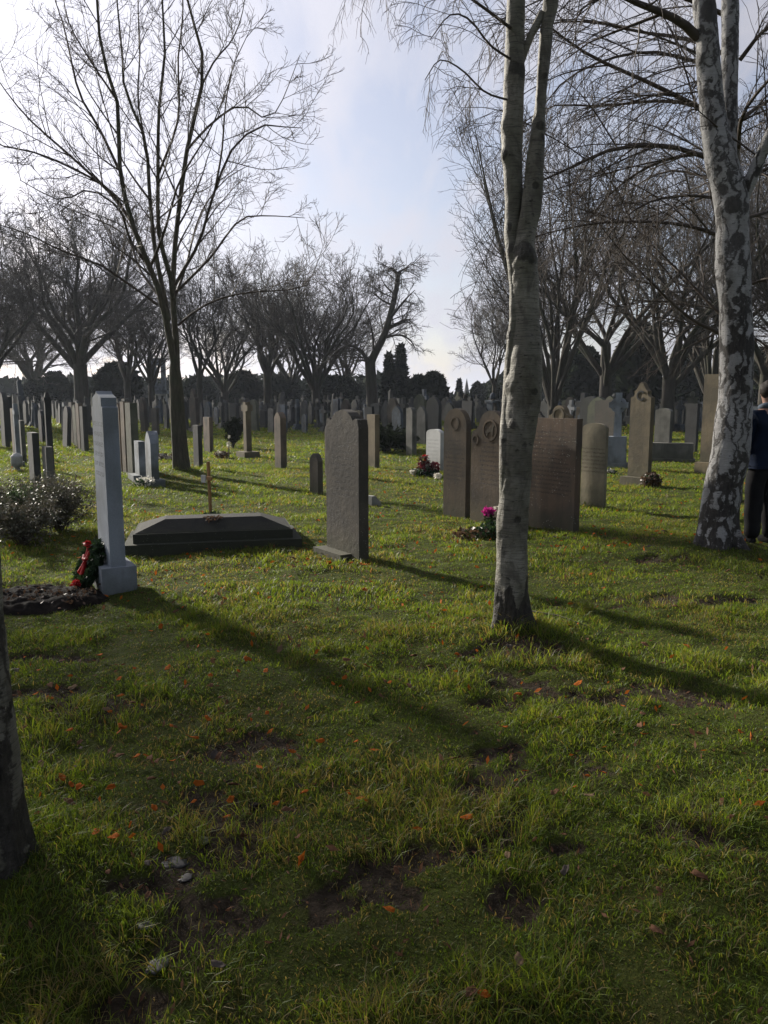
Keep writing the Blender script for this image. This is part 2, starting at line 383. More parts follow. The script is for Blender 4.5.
# ------------------------------------------------------------------ grass
m,nt,b=mat('grass_blade'); n=N(nt)
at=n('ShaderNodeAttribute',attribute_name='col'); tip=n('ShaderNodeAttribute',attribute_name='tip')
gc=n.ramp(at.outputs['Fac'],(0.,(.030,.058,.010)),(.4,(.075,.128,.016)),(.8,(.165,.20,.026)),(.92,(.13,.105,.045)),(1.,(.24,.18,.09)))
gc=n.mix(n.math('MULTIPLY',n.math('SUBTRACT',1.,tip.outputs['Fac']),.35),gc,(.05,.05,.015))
n.l(gc,b.inputs['Base Color']); b.inputs['Roughness'].default_value=.5; b.inputs['Specular IOR Level'].default_value=.22
t=n('ShaderNodeBsdfTranslucent'); n.l(n.mix(1.,gc,(1.9,1.8,.8),'MULTIPLY'),t.inputs[0]); ms=n('ShaderNodeMixShader'); ms.inputs[0].default_value=.5
n.l(b.outputs[0],ms.inputs[1]); n.l(t.outputs[0],ms.inputs[2]); n.l(ms.outputs[0],nt.nodes['Material Output'].inputs[0]); M['grass']=m
rng=np.random.default_rng(3)
GV=[];GT=[];GQ=[];GC=[];GTp=[];off=0
bands=[(1.25,3,10500,.0034,.029,1),(3,6,6200,.0042,.029,1),(6,11,2400,.0060,.034,1),(11,20,900,.013,.045,0),(20,36,260,.032,.055,0),(36,75,55,.07,.075,0)]
for (d0,d1,den,w,hh,two) in bands:
    k=.66; area=k*(d1*d1-d0*d0)*1.0; n_=int(area*den)
    yy=np.sqrt(rng.random(n_)*(d1*d1-d0*d0)+d0*d0); xx=(rng.random(n_)*2-1)*(k*yy)
    mm=mud(xx,yy); keep=rng.random(n_)>mm*.82
    if d1<=20: keep&=rng.random(n_)<(.75+.6*sstep(.3,.6,fbm2(xx,yy,3.1,3,77)))
    sx_,sy_=SOIL; keep&=~((((xx-sx_)/.52)**2+((yy-sy_)/.29)**2)<1)
    xx=xx[keep];yy=yy[keep]; n_=len(xx)
    zz=gz(xx,yy)-.004
    cl=fbm2(xx,yy,2.3,3,21); cl2=fbm2(xx,yy,9.,2,22)
    H=hh*(.35+1.3*cl2)*rng.uniform(.5,1.3,n_)*(.55+1.1*sstep(.35,.7,cl))
    if d1<=6:
        tf=sstep(.52,.68,fbm2(xx,yy,2.6,3,55)); H*=1+1.3*tf*rng.random(n_); cl=cl+.22*(tf-.4)+.5*(cl2-.5)
    for (a,b_,r_,h_) in MOUNDS: H*=1+1.0*np.exp(-((xx-a)**2+(yy-b_)**2)/(r_*r_*.35))
    th=rng.random(n_)*2*np.pi; dx=np.cos(th);dy=np.sin(th)
    lean=rng.uniform(.1,1.6,n_); la=rng.random(n_)*2*np.pi
    lx=np.cos(la)*lean*H; ly=np.sin(la)*lean*H
    ww=w*rng.uniform(.6,1.3,n_)*.5
    base=np.stack([xx,yy,zz],1); wv=np.stack([dx*ww,dy*ww,0*ww],1)
    tipv=base+np.stack([lx,ly,H*.85],1)
    c=np.clip(.12+.6*cl+rng.normal(size=n_)*.20,0,.9); dead=rng.random(n_)<(.10+.3*sstep(.5,.7,fbm2(xx,yy,1.3,3,88))); c[dead]=rng.uniform(.9,1,dead.sum())
    if two:
        mid=base+np.stack([lx*.35,ly*.35,H*.6],1)
        V=np.stack([base-wv,base+wv,mid+wv*.8,mid-wv*.8,tipv],1).reshape(-1,3)
        i=off+np.arange(n_)*5
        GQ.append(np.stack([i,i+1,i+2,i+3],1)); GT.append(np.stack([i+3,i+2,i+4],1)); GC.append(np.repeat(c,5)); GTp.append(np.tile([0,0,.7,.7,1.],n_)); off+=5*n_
    else:
        V=np.stack([base-wv,base+wv,tipv],1).reshape(-1,3); i=off+np.arange(n_)*3
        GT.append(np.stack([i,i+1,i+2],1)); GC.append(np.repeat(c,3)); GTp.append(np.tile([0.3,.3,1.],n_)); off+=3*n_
    GV.append(V)
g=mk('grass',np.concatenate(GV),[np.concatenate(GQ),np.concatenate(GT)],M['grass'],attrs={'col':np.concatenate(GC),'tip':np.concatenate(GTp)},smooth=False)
tag(g,'short green lawn grass with worn muddy patches',"grass",kind='stuff')

# ------------------------------------------------------------------ trunks with relief
def trunk_mesh(pts,S=44,step=.035,amp=.03,knots=(),rugf=None,seed=1,flute=.0):
    pts=np.asarray(pts,float)
    L=np.linalg.norm(np.diff(pts[:,:3],axis=0),axis=1).sum(); K=max(8,int(L/step))
    A=resample(pts,K)
    P=A[None,:,:3]; r=A[None,:,3]
    V,q=tubes(P,r,S)
    C=np.repeat(A[:,:3],S,axis=0); Rr=np.repeat(A[:,3],S)
    D=V-C; D/=np.linalg.norm(D,axis=1,keepdims=True)+1e-9
    ang=np.arctan2(D[:,1],D[:,0])
    nn=fbm3(V[:,0],V[:,1],V[:,2]*.35,9.,3,seed)-.5
    n2=fbm3(V[:,0],V[:,1],V[:,2],30.,3,seed+9)-.5
    disp=nn*amp*2+n2*amp*.5
    low=np.exp(-np.maximum(V[:,2],0)/.16)
    disp=disp+low*Rr*.22*(np.cos(ang*5+seed)+.5*np.cos(ang*3+1)+.6)
    kn=np.zeros(len(V))
    for (p,rad,hgt) in knots:
        dd=np.linalg.norm((V-np.asarray(p))*np.array([1,1,1.]),axis=1); e=np.exp(-(dd/rad)**2)
        disp=disp+e*hgt; kn=np.maximum(kn,e)
    V=V+D*disp[:,None]
    rug=rugf(V) if rugf is not None else np.zeros(len(V))
    return V,q,kn,rug
def merge_trunks(lst):
    Vs=[];q=[];k=[];r=[];o=0
    for a,b_,c,d in lst: Vs.append(a);q.append(b_+o);k.append(c);r.append(d);o+=len(a)
    return np.concatenate(Vs),np.concatenate(q),np.concatenate(k),np.concatenate(r)
def tree_root(name,P,label,cat='tree',group=None):
    return empty(name,(P[0],P[1],gzf(P[0],P[1])),label=label,cat=cat,group=group)
def child(name,V,Fs,mt,root,attrs=None):
    V=V-np.array(root.location)[None]
    return mk(name,V,Fs,mt,parent=root,attrs=attrs)
def px_r(hw,Y): return hw*Y/F

# --- B : central birch
Yb=PB[1]
def S_(lst,Y): # (px,py,hw[,dy])
    out=[]
    for t in lst:
        dy=t[3] if len(t)>3 else 0
        p=W(t[0],t[1],Y+dy); out.append((p[0],p[1],p[2],px_r(t[2],Y+dy)))
    return out
main=S_([(513,652,23),(513,630,19.5),(512,600,16.5),(512.5,560,15),(512.5,520,15),(515,470,15.3),(517,440,16),(521,410,17.3),(524,385,18),(526,355,16.5),(526,325,12.5),(525,300,12.5),(525,265,12.5),(526,240,9.8),(531,200,8.6),(536,150,6.8),(541,100,6.2),(545,50,6.3),(551,0,6),(558,-80,5.6),(566,-200,5,.3),(572,-340,4,.6),(575,-500,2.6,.9),(577,-640,1,1.)],Yb)
left=S_([(507,520,6,-.03),(506,480,7,-.04),(506,445,7,-.04),(507,415,6.5,-.02),(510,385,7.5),(513,350,6.5,-.02),(515,320,5.2,-.03),(515,290,5.4,-.02),(513,260,6,0),(512,235,7,.02),(514,200,8.2,.03),(512.5,150,10,.03),(513.5,100,9.6),(515,50,9),(515.5,0,8.5),(517,-90,7.5),(514,-200,6,-.2),(508,-330,4,-.4),(504,-480,2.2,-.5),(500,-600,1,-.5)],Yb+.02)
def kp(px,py,dy): 
    p=W(px,py,Yb+dy); return p
knB=[(kp(518,520,-.1),.03,.0),(kp(508,560,-.11),.022,.004),(kp(527,445,-.12),.035,.004),(kp(512,425,-.1),.03,.006),(kp(519,300,-.09),.028,.004),(kp(530,345,-.07),.03,.006),(kp(516,190,-.04),.03,.003),(kp(510,20,-.05),.03,.004),(kp(545,75,-.04),.02,.004),(kp(503,385,-.05),.045,.022),(kp(524,252,-.06),.07,.018),(kp(531,258,-.05),.06,.012),(kp(503,155,0),.045,.03),(kp(499,125,0),.04,.03),(kp(508,226,-.02),.04,.014),(kp(508,248,-.02),.045,.012),
     (kp(541,126,-.04),.032,.012),(kp(544,138,-.04),.03,.008),(kp(535,186,-.05),.025,.006),(kp(505,465,-.09),.03,.012),(kp(503,440,-.08),.035,.006),(kp(533,392,-.1),.03,.0),(kp(514,66,-.06),.05,.006),(kp(524,70,-.05),.05,.012),(kp(507,335,-.02),.04,.01),(kp(515,470,-.12),.02,.0),(kp(537,30,-.03),.04,.008)]
def rugB(V):
    z=V[:,2]; edge=.24+.09*(fbm3(V[:,0],V[:,1],0*z,14,2,5)-.5)*4
    return np.clip(1-sstep(0,.05,z-edge),0,1)*1.0+.02
tr=merge_trunks([trunk_mesh(main,56,.018,.022,knB,rugB,2),trunk_mesh(left,44,.018,.012,knB,rugB,5),trunk_mesh(S_([(521,62,3.5,.02),(526,48,3.6,.01),(531,35,3.5),(537,24,3.6),(542,12,3.)],Yb),16,.02,.004,(),lambda V:V[:,2]*0,8)])
MOUND_B=tree_root('birch_tree',PB,'grey birch with twin fused stems and dark rough base, in front of the brown headstones')
child('trunk',tr[0],[tr[1]],M['birchB'],MOUND_B,{'knot':tr[2],'rug':tr[3]})
rng=np.random.default_rng(11)
limb=[S_([(513,-60,1.8),(480,-95,1.3,-.3),(440,-130,1.,-.6),(400,-115,.8,-.8),(360,-85,.4,-1.)],Yb),
      S_([(513,30,1.6),(480,5,1.3,-.3),(440,-20,1.,-.6),(400,-25,.8,-.8),(360,-5,.4,-1.)],Yb),
      S_([(512,60,1.2),(490,45,1.,-.3),(470,20,.9,-.5),(450,15,.7,-.7),(430,40,.4,-.9)],Yb),
      S_([(508,100,1.1),(485,92,.9,-.2),(462,70,.8,-.4),(440,60,.6,-.6),(425,80,.4,-.8)],Yb),
      S_([(516,-40,2),(470,-90,1.6,.3),(420,-100,1.2,.5),(380,-60,1.,.8),(345,-10,.5,1.)],Yb)]
PL,RL=polys(limb,12)
def leaders(pts,lo,cnt,Lr,rng,updir=.5):
    A=resample(pts,30); P=A[None,int(lo*30):,:3]; r=A[None,int(lo*30):,3]
    return sprout(P,r,cnt,rng,0.,1.,(45,80),Lr,8,.10,.06,.45,.006,droop2=.16)
c1,r1=leaders(main,.52,18,(.2,.36),rng); c2,r2=leaders(left,.58,18,(.2,.36),rng)
L1=[(PL,RL)]
a1=sprout(PL,RL,9,rng,.15,1,(25,60),(.22,.42),6,.12,-.0,.6,.002,droop2=.25)
a2=sprout(*a1,5,rng,.1,1,(20,55),(.4,.8),6,.12,-.05,.6,.0014,droop2=.5)
a3=sprout(*a2,3,rng,.1,1,(20,55),(.4,.9),5,.15,-.05,.6,.001,droop2=.4)
b1P=np.concatenate([c1,c2]);b1R=np.concatenate([r1,r2])
b2=sprout(b1P,b1R,8,rng,.15,1,(25,60),(.3,.6),6,.12,-.0,.6,.003,droop2=.2)
b3=sprout(*b2,5,rng,.1,1,(25,60),(.4,.8),5,.12,-.03,.6,.002,droop2=.3)
V,q=join([tubes(PL,RL,8),tubes(b1P,b1R,6),tubes(*a1,4),tubes(*a2,3),tubes(*a3,3),tubes(*b2,4),tubes(*b3,3)])
child('crown',V,[q],M['twig'],MOUND_B)

# --- C : right birch
Yc=PC[1]
mainC=S_([(718,575,27),(718,551,23.5),(718,535,21),(719,515,19),(723,485,17.5),(730,455,18),(733,425,17.5),(735.5,395,16),(736.5,365,15.8),(736,335,15.5),(735,300,15),(733,260,16),(732.5,225,14.5),(731,200,15),(722,165,14.5),(715,130,12),(711,95,11),(708,50,10),(704,5,9.5),(700,-60,9.5),(694,-160,8,.3),(690,-300,6,.6),(688,-450,4,.8),(686,-600,1,1)],Yc)
secC=S_([(731,215,9,.05),(730,170,6.5,.12),(729.5,130,6.8,.16),(729.5,80,7.2,.2),(730,20,7.5,.25),(731,-60,7,.3),(738,-200,6,.5),(745,-400,3,.8),(750,-520,1,1)],Yc)
limC=S_([(734,218,6.5,0),(741,203,6.2),(750,182,5.8,-.05),(759,160,5.5,-.1),(770,136,5,-.2),(790,95,4,-.4),(820,40,2.5,-.6),(840,-30,1.,-.8)],Yc)
knC=[(W(733,205,Yc-.15),.10,.01),(W(722,190,Yc-.12),.07,.0),(W(700,60,Yc-.03),.07,.02),(W(712,10,Yc-.1),.13,.01),(W(736,300,Yc-.16),.05,0),(W(729,282,Yc-.15),.05,.004),(W(738,240,Yc-.15),.09,.0),(W(719,212,Yc-.05),.06,.015),(W(726,130,Yc-.05),.07,0),(W(722,-10,Yc),.1,0)]
def rugC(V):
    z=V[:,2]; return np.clip(.15+.40*np.exp(-np.maximum(z-.05,0)/.5)+.18*sstep(1.6,1.9,z)*(1-sstep(2.1,2.8,z))+.25*(fbm3(V[:,0],V[:,1],z,2.5,2,8)-.5),.04,1)
tr=merge_trunks([trunk_mesh(mainC,56,.022,.013,knC,rugC,3),trunk_mesh(secC,36,.03,.012,knC,rugC,6),trunk_mesh(limC,30,.03,.010,knC,lambda V:rugC(V)*.5+.2,9)])
RC=tree_root('birch_tree',PC,'white birch with black cracks and forked upper trunk, beside the person in blue')
child('trunk',tr[0],[tr[1]],M['birchC'],RC,{'knot':tr[2],'rug':tr[3]})
limb=[S_([(698,38,4.5),(690,29,4.2),(672,17,3.6,-.2),(650,8,3.,-.4),(622,-4,2.4,-.6),(580,-30,1.4,-.9),(540,-30,.6,-1.1)],Yc),
      S_([(714,-30,3),(690,-80,2.4,.4),(650,-110,2,.8),(600,-100,1.3,1.),(560,-70,.5,1.3)],Yc),
      S_([(735,-20,3),(760,-70,2.4,-.4),(800,-100,2,-.8),(850,-100,1.3,-1.)],Yc)]
PL,RL=polys(limb,12)
c1,r1=leaders(mainC,.62,16,(.3,.5),rng)
b1P=np.concatenate([PL[:,::1][:, [0,2,4,6,7,8,10,11]],c1]);b1R=np.concatenate([RL[:,[0,2,4,6,7,8,10,11]],r1])
lb=polys([limC],8); b1P=np.concatenate([b1P,lb[0]]); b1R=np.concatenate([b1R,lb[1]*.5])
b2=sprout(b1P,b1R,10,rng,.15,1,(25,60),(.3,.55),6,.12,.0,.55,.004,droop2=.25)
b3=sprout(*b2,6,rng,.1,1,(25,60),(.4,.8),5,.12,-.03,.6,.0028,droop2=.4)
V,q=join([tubes(PL,RL,10),tubes(c1,r1,6),tubes(*b2,4),tubes(*b3,3)])
child('crown',V,[q],M['twig'],RC)

# --- D : near left trunk
Yd=PD[1]
mainD=S_([(-4,925,52),(-4,885,44),(-7,850,39),(-10,800,35),(-14,740,31),(-19,680,27.5),(-25,620,26),(-30,560,26),(-36,480,26),(-45,380,25),(-60,200,24),(-80,0,22),(-110,-300,18,.1),(-140,-700,13,.3),(-150,-1100,8,.4),(-150,-1500,2,.5)],Yd)
knD=[(W(6,800,Yd-.1),.05,.0),(W(10,740,Yd-.08),.03,.0)]
def rugD(V): return np.clip(.55*np.exp(-np.maximum(V[:,2]-.12,0)/.3)+.12,.03,1)
tr=trunk_mesh(mainD,56,.014,.014,knD,rugD,4)
RD_=tree_root('birch_tree',PD,'dark trunk cut off by the left edge of the photo, nearest tree to the viewer')
child('trunk',tr[0],[tr[1]],M['birchB'],RD_,{'knot':tr[2],'rug':tr[3]})
c1,r1=leaders(mainD,.45,26,(.3,.5),rng); b2=sprout(c1,r1,8,rng,.15,1,(25,60),(.3,.55),6,.12,.0,.55,.004,droop2=.25); b3=sprout(*b2,5,rng,.1,1,(25,60),(.4,.8),4,.12,-.03,.6,.003,droop2=.4)
V,q=join([tubes(c1,r1,6),tubes(*b2,4),tubes(*b3,3)]); child('crown',V,[q],M['twig'],RD_)

# --- A : left lawn tree, traced stems with real depth
Ya=PA[1]
def st(lst,dy0,dy1,r0,r1):
    k=len(lst); out=[]
    for i,(x,y) in enumerate(lst):
        t=i/(k-1); dy=dy0+(dy1-dy0)*t; p=W(x,y,Ya+dy); out.append((p[0],p[1],p[2],r0+(r1-r0)*t))
    return out
tA=[S_([(182,486,11),(182,474,9.6),(180,450,8.0),(178,420,7.3),(176.5,390,6.6),(175,372,5.6),(174,360,3.5)],Ya)]
stems=[st([(176,375),(169,335),(162,300),(150,268),(131,220),(120,170),(117,100),(102,55),(97,0),(92,-60),(88,-110)],0,-1.,.09,.012),
 st([(177,375),(176,335),(173,300),(175,245),(187,150),(202,85),(200,40),(186,0),(184,-60),(180,-110)],0,1.,.085,.012),
 st([(168,320),(163,290),(155,250),(150,200),(145,140),(125,90),(122,50),(117,0),(115,-80)],.1,1.8,.07,.012),
 st([(173,300),(170,275),(159,235),(158,175),(159,110),(165,50),(162,0),(165,-90)],-.1,-1.5,.065,.012)]
limbs=[st([(133,224),(112,195),(75,160),(30,120),(5,90),(-15,60)],0,1.2,.05,.008),
 st([(122,205),(98,182),(42,155),(0,145),(-25,130)],0,-1.3,.04,.008),
 st([(119,170),(100,130),(80,95),(70,55),(65,30),(55,0),(45,-40)],0,-.6,.04,.008),
 st([(175,285),(188,262),(200,240),(215,190),(235,145),(265,125),(285,127),(302,128)],0,-1.2,.05,.008),
 st([(176,292),(210,258),(240,220),(270,216),(305,218)],0,1.2,.04,.008),
 st([(187,150),(210,125),(240,105),(265,118),(280,105),(300,55)],.2,.8,.035,.008),
 st([(178,325),(200,308),(225,297),(255,292),(280,290),(308,284),(325,240)],0,1.5,.035,.006),
 st([(158,305),(130,285),(100,265),(60,250),(30,235),(0,225),(-20,222)],0,-1.5,.038,.007),
 st([(202,85),(215,60),(232,40),(243,10),(248,-40)],1,1.5,.03,.007),
 st([(145,140),(138,100),(140,50),(138,0),(140,-60)],1,.4,.03,.008),
 st([(117,100),(90,60),(68,20),(60,-30)],-.6,-1.6,.028,.007),
 st([(158,175),(178,120),(178,60),(183,10),(178,-60)],-.6,-2,.035,.008),
 st([(150,200),(135,180),(118,150),(95,70),(80,0)],.6,2.4,.035,.008),
 st([(215,190),(222,150),(225,110),(232,70),(250,30)],-.5,-2,.03,.007),
 st([(150,268),(165,230),(180,180),(210,130),(230,80)],0,-3,.04,.008),
 st([(150,268),(130,240),(120,210),(90,190),(60,200),(20,180)],0,-3,.04,.008),
 st([(173,300),(185,270),(200,215),(225,180),(250,165)],0,3,.04,.008),
 st([(162,300),(140,270),(125,235),(85,215),(45,200)],0,3,.04,.008)]
LSC=.72
AP,AR=polys(tA,14); SP,SR=polys(stems,16); LP,LR=polys(limbs,12); LR=LR*.8; SR=SR*.85
rng=np.random.default_rng(5)
s0=sprout(SP,SR,9,rng,.15,1,(30,60),(.14,.3),8,.07,.05,.5,.008)
s1=sprout(LP,LR,9,rng,.15,1,(30,65),(.25,.45),7,.10,.05,.55,.006)
x1=(np.concatenate([s0[0][:,:7],s1[0]]),np.concatenate([s0[1][:,:7],s1[1]]))
s2=sprout(*x1,7,rng,.1,1,(30,60),(.3,.6),5,.12,.06,.6,.0045)
s3=sprout(*s2,4,rng,.15,1,(30,60),(.35,.7),4,.12,.05,.7,.0042)
RA=tree_root('bare_tree',PA,'tall bare tree with several upright stems on the sunlit lawn behind the dark tomb')
V,q=join([tubes(AP,AR,16),tubes(SP,SR,9)]); child('trunk',V,[q],M['barkA'],RA)
V,q=join([tubes(LP,LR,7),tubes(*s0,5),tubes(*s1,5),tubes(*s2,4),tubes(*s3,3)]); child('crown',V,[q],M['twig'],RA)

# --- T2 : tree behind the white birch with long sweeping limbs
Yt=12.5; PT=W(738,400,Yt)
def st2(lst,dy1,r0,r1=.006):
    k=len(lst); out=[]
    for i,(x,y) in enumerate(lst):
        t=i/(k-1); p=W(x,y,Yt+dy1*t); out.append((p[0],p[1],p[2],1.25*r0*(1-t)+r1*t))
    return out
tt=[(PT[0],Yt,-.1,.17),(PT[0],Yt,.3,.14)]+[tuple(W(a,b,Yt))+(r,) for a,b,r in ((738,330,.12),(737,250,.11),(734,180,.10),(731,110,.09),(730,40,.08),(730,-60,.07),(730,-200,.04),(732,-330,.02))]
sw=[st2([(736,345),(719,333),(694,321),(671,302),(644,275),(623,254),(600,225)],-1.5,.028),
 st2([(736,325),(718,312),(694,287),(671,263),(638,231),(615,200)],1.,.024),
 st2([(736,245),(715,234),(688,226),(653,222),(599,223),(560,230),(530,238)],-1,.03),
 st2([(736,165),(703,156),(665,146),(614,149),(570,168),(540,182),(505,208)],-2,.036),
 st2([(736,160),(700,154),(659,162),(623,183),(593,213),(572,248)],.8,.028),
 st2([(736,185),(705,177),(668,171),(630,190),(600,220)],2,.022),
 st2([(736,120),(697,106),(659,101),(599,106),(552,106),(520,125)],1.5,.03),
 st2([(736,125),(697,106),(652,84),(591,56),(555,31),(530,10)],-1.5,.036),
 st2([(736,70),(697,62),(650,52),(600,62),(560,85),(535,120)],.5,.028),
 st2([(736,60),(690,40),(640,32),(590,22),(545,25),(500,50)],2.,.028),
 st2([(736,20),(690,0),(640,-15),(590,-15),(540,0),(500,20)],-1,.03),
 st2([(736,-20),(680,-50),(630,-55),(570,-30),(530,15)],1,.03),
 st2([(736,205),(700,196),(655,200),(620,222),(590,262)],-2,.022),
 st2([(740,220),(768,212),(800,205),(850,220)],1,.026),
 st2([(740,180),(765,170),(800,150),(850,150)],-1,.028),
 st2([(740,120),(770,100),(810,90),(860,110)],1,.028),
 st2([(740,290),(765,280),(790,290),(830,320)],-1,.022),
 st2([(740,60),(765,30),(800,15),(850,20)],-1,.028),
 st2([(740,330),(765,345),(790,370)],0,.02),
 st2([(738,150),(745,110),(790,60),(830,40)],-3,.028),
 st2([(736,110),(720,70),(690,50),(640,30)],-3.2,.028),
 st2([(736,200),(720,190),(690,200),(640,240)],3,.026),
 st2([(736,0),(720,-60),(670,-100),(600,-110)],3,.03)]
TP,TR=polys([tt],16); SP,SR=polys(sw,12); rng=np.random.default_rng(15)
s1=sprout(SP,SR,12,rng,.1,1,(20,50),(.3,.55),8,.07,-.01,.55,.006,droop2=.12)
s2=sprout(*s1,7,rng,.1,1,(22,50),(.35,.6),6,.10,-.01,.6,.004,droop2=.15)
s3=sprout(*s2,3,rng,.15,1,(25,55),(.4,.8),4,.12,-.02,.7,.003,droop2=.15)
RT=tree_root('bare_tree',(PT[0],Yt,0),'bare tree with long low sweeping branches, its trunk hidden behind the white birch')
V,q=tubes(TP,TR,12); child('trunk',V,[q],M['bark'],RT)
V,q=join([tubes(SP,SR,7),tubes(*s1,5),tubes(*s2,4),tubes(*s3,3)]); child('crown',V,[q],M['twig'],RT)

# --- generic bare trees
def gen_tree(seed,H,r,fork=.25,nst=5,spread=.45,lv=(8,7,5),tw=.012,up=.10,lean=(0,0),lr=(.35,.6),stemwob=.05):
    rng=np.random.default_rng(seed)
    fz=H*fork; base=np.array([0,0,-.1]); top=np.array([lean[0]*fz,lean[1]*fz,fz])
    t=[[(0,0,-.15,r*1.35),(0,0,.15,r*1.1),(top[0]*.5,top[1]*.5,fz*.5,r*.95),(top[0],top[1],fz,r*.9)]]
    stm=[]
    for i in range(nst):
        a=2*np.pi*(i+rng.uniform(-.3,.3))/nst; s=spread*rng.uniform(.4,1.15)
        hh=H*rng.uniform(.8,1.)-fz; z0=fz*rng.uniform(.72,1.)
        p=[(top[0]*z0/fz,top[1]*z0/fz,z0,r*.46)]
        for k in (.25,.5,.75,1.):
            rad=s*hh*(k**1.12)*(1.05 if k<1 else .92); p.append((top[0]+np.cos(a+rng.uniform(-.35,.35))*rad+rng.normal()*H*.012,top[1]+np.sin(a+rng.uniform(-.35,.35))*rad+rng.normal()*H*.012,z0+hh*k*(1-.22*s),r*.44*(1-k)**.9+tw))
        stm.append(p)
    TP,TR=polys(t,8); SP,SR=polys(stm,10)
    s0=sprout(SP,SR,lv[0],rng,.2,1,(28,62),lr,7,.09,up,.55,tw*1.6)
    s1=sprout(*s0,lv[1],rng,.12,1,(28,60),(.35,.6),5,.12,up*.8,.6,tw*1.1)
    s2=sprout(*s1,lv[2],rng,.15,1,(28,60),(.35,.65),4,.13,up*.5,.7,tw*.8)
    P_=[tubes(*s0,5),tubes(*s1,3),tubes(*s2,3)]
    if len(lv)>3: P_.append(tubes(*sprout(*s2,lv[3],rng,.2,1,(28,60),(.4,.7),3,.13,up*.3,.7,tw*.7),3))
    return join([tubes(TP,TR,14),tubes(SP,SR,8)]),join(P_)
def put_tree(proto,name,x,y,label,s=1.,rz=0,group=None,mt=('barkfar','twigfar'),cache={}):
    root=empty(name,(x,y,gzf(x,y)),rz,label=label,cat='tree',group=group); root.scale=(s,s,s)
    if proto not in cache:
        (Vt,qt),(Vc,qc)=PROT[proto]
        a=mk('trunk',Vt,[qt],M[mt[0]],parent=root); b_=mk('crown',Vc,[qc],M[mt[1]],parent=root); cache[proto]=(a,b_)
    else:
        for o in cache[proto]:
            c=o.copy(); COL.objects.link(c); c.parent=root
    return root
PROT={'oak':gen_tree(1,15,.5,.25,12,.72,(10,8,7,2),.014,.05),
 'oakb':gen_tree(2,13,.36,.30,9,.55,(9,7,5,2),.014,.07),
 'bush':gen_tree(3,11,.33,.2,12,.6,(8,6,5,2),.014,.09),
 'pop':gen_tree(4,15,.26,.08,14,.34,(8,7,5,1),.010,.16,lr=(.25,.45)),
 'slim':gen_tree(5,12,.2,.3,6,.38,(9,8,5,2),.012,.09),
 'wide':gen_tree(6,16,.40,.2,9,.72,(9,7,5,1),.011,.04),
 'near':gen_tree(8,9,.16,.2,7,.24,(9,7,6,1),.006,.06)}
def PT_(px,Y): p=W(px,400,Y); return p[0],p[1]
FT=[('oak',82,62,1.16,.3,'broad old bare tree with thick pale trunk, behind the tall white monument'),
 ('oakb',128,75,.95,1.,'bare tree with leaning fork just right of the broad old tree'),
 ('oakb',152,68,.8,2.,'medium bare tree beside the grey chapel front'),
 ('oak',-12,50,.75,2.6,'bare tree whose branches enter at the left edge of the photo'),
 ('slim',200,55,1.0,.5,'slim bare tree with several upright stems, just right of the tall lawn tree'),
 ('bush',225,80,1.15,1.4,'dense bare tree in the row left of centre, leftmost of its row'),
 ('oakb',268,70,1.05,.9,'dense bare tree in the row left of centre, second of its row'),
 ('bush',316,62,1.08,2.2,'bushy bare tree with many fanned stems, rightmost of the row left of centre'),
 ('bush',290,95,1.3,4.1,'hazy bare tree behind the row left of centre'),
 ('oakb',345,100,1.0,5.0,'small far bare tree left of the lone crooked tree'),
 ('slim',494,60,.85,3.3,'small bare tree directly left of the central birch'),
 ('pop',553,36,.98,.2,'bare tree of many straight upright stems behind the central birch'),
 ('wide',605,46,.95,1.1,'spreading bare tree with leaning trunk, behind the tan headstone'),
 ('wide',668,40,.86,3.1,'wide bare tree behind the tall pointed headstone'),
 ('pop',712,50,1.15,4.1,'bare tree with upright stems left of the white birch, far behind it'),
 ('wide',765,44,.95,5.2,'wide bare tree at the right edge behind the person'),
 ('oakb',520,90,1.2,1.9,'far bare tree hidden mostly by the central birch'),
 ('wide',840,50,1.,.9,'bare tree just outside the right edge of the photo'),
 ('pop',800,36,1.,.6,'bare tree beyond the right edge with upright stems'),
 ('oak',35,95,1.05,1.2,'hazy broad tree at far left beyond the dark hedge'),
]
for i,(k,px,Y,s,rz,lab) in enumerate(FT):
    x,y=PT_(px,Y); put_tree(k,'bare_tree',x,y,lab,s,rz,'bare winter trees beyond the lawn')
# trees up-sun, left of the frame, that throw the foreground shade
for (x,y,s,rz,lab) in [(-12.2,14.6,1.15,2.,'slender bare tree left of the photo that throws thin shade on the foreground')]:
    put_tree('near','bare_tree',x,y,lab,s,rz,'bare trees left of the photo',('bark','twig'))
# --- lone crooked tree
Yg=55
def st3(lst,dy1,r0,r1=.02):
    k=len(lst); out=[]
    for i,(x,y) in enumerate(lst):
        t=i/(k-1); p=W(x,y,Yg+dy1*t); out.append((p[0],p[1],p[2],r0*(1-t)+r1*t))
    return out
tg=[st3([(372,425),(372,400),(371,380),(370,362)],0,.42,.36),st3([(370,366),(374,355),(383,338),(389,320),(394,300),(397,285),(399,272)],0,.3,.13)]
lg=[st3([(371,366),(362,352),(350,345),(338,350),(328,360)],-1,.16),st3([(387,328),(398,324),(406,320),(414,319)],1,.18),st3([(398,274),(390,268),(386,278)],-1,.12),st3([(392,305),(382,300),(372,292)],1,.1),
    st3([(371,362),(360,360),(350,362)],2,.12),st3([(374,355),(372,330),(366,310)],-2,.1),st3([(399,272),(406,268),(412,262)],1,.09),st3([(389,320),(405,300),(415,290)],-2,.1),st3([(383,338),(400,335),(412,342),(416,352)],1,.1),st3([(395,295),(385,285),(380,275)],2,.08)]
TP,TR=polys(tg,12); SP,SR=polys(lg,8); rng=np.random.default_rng(25)
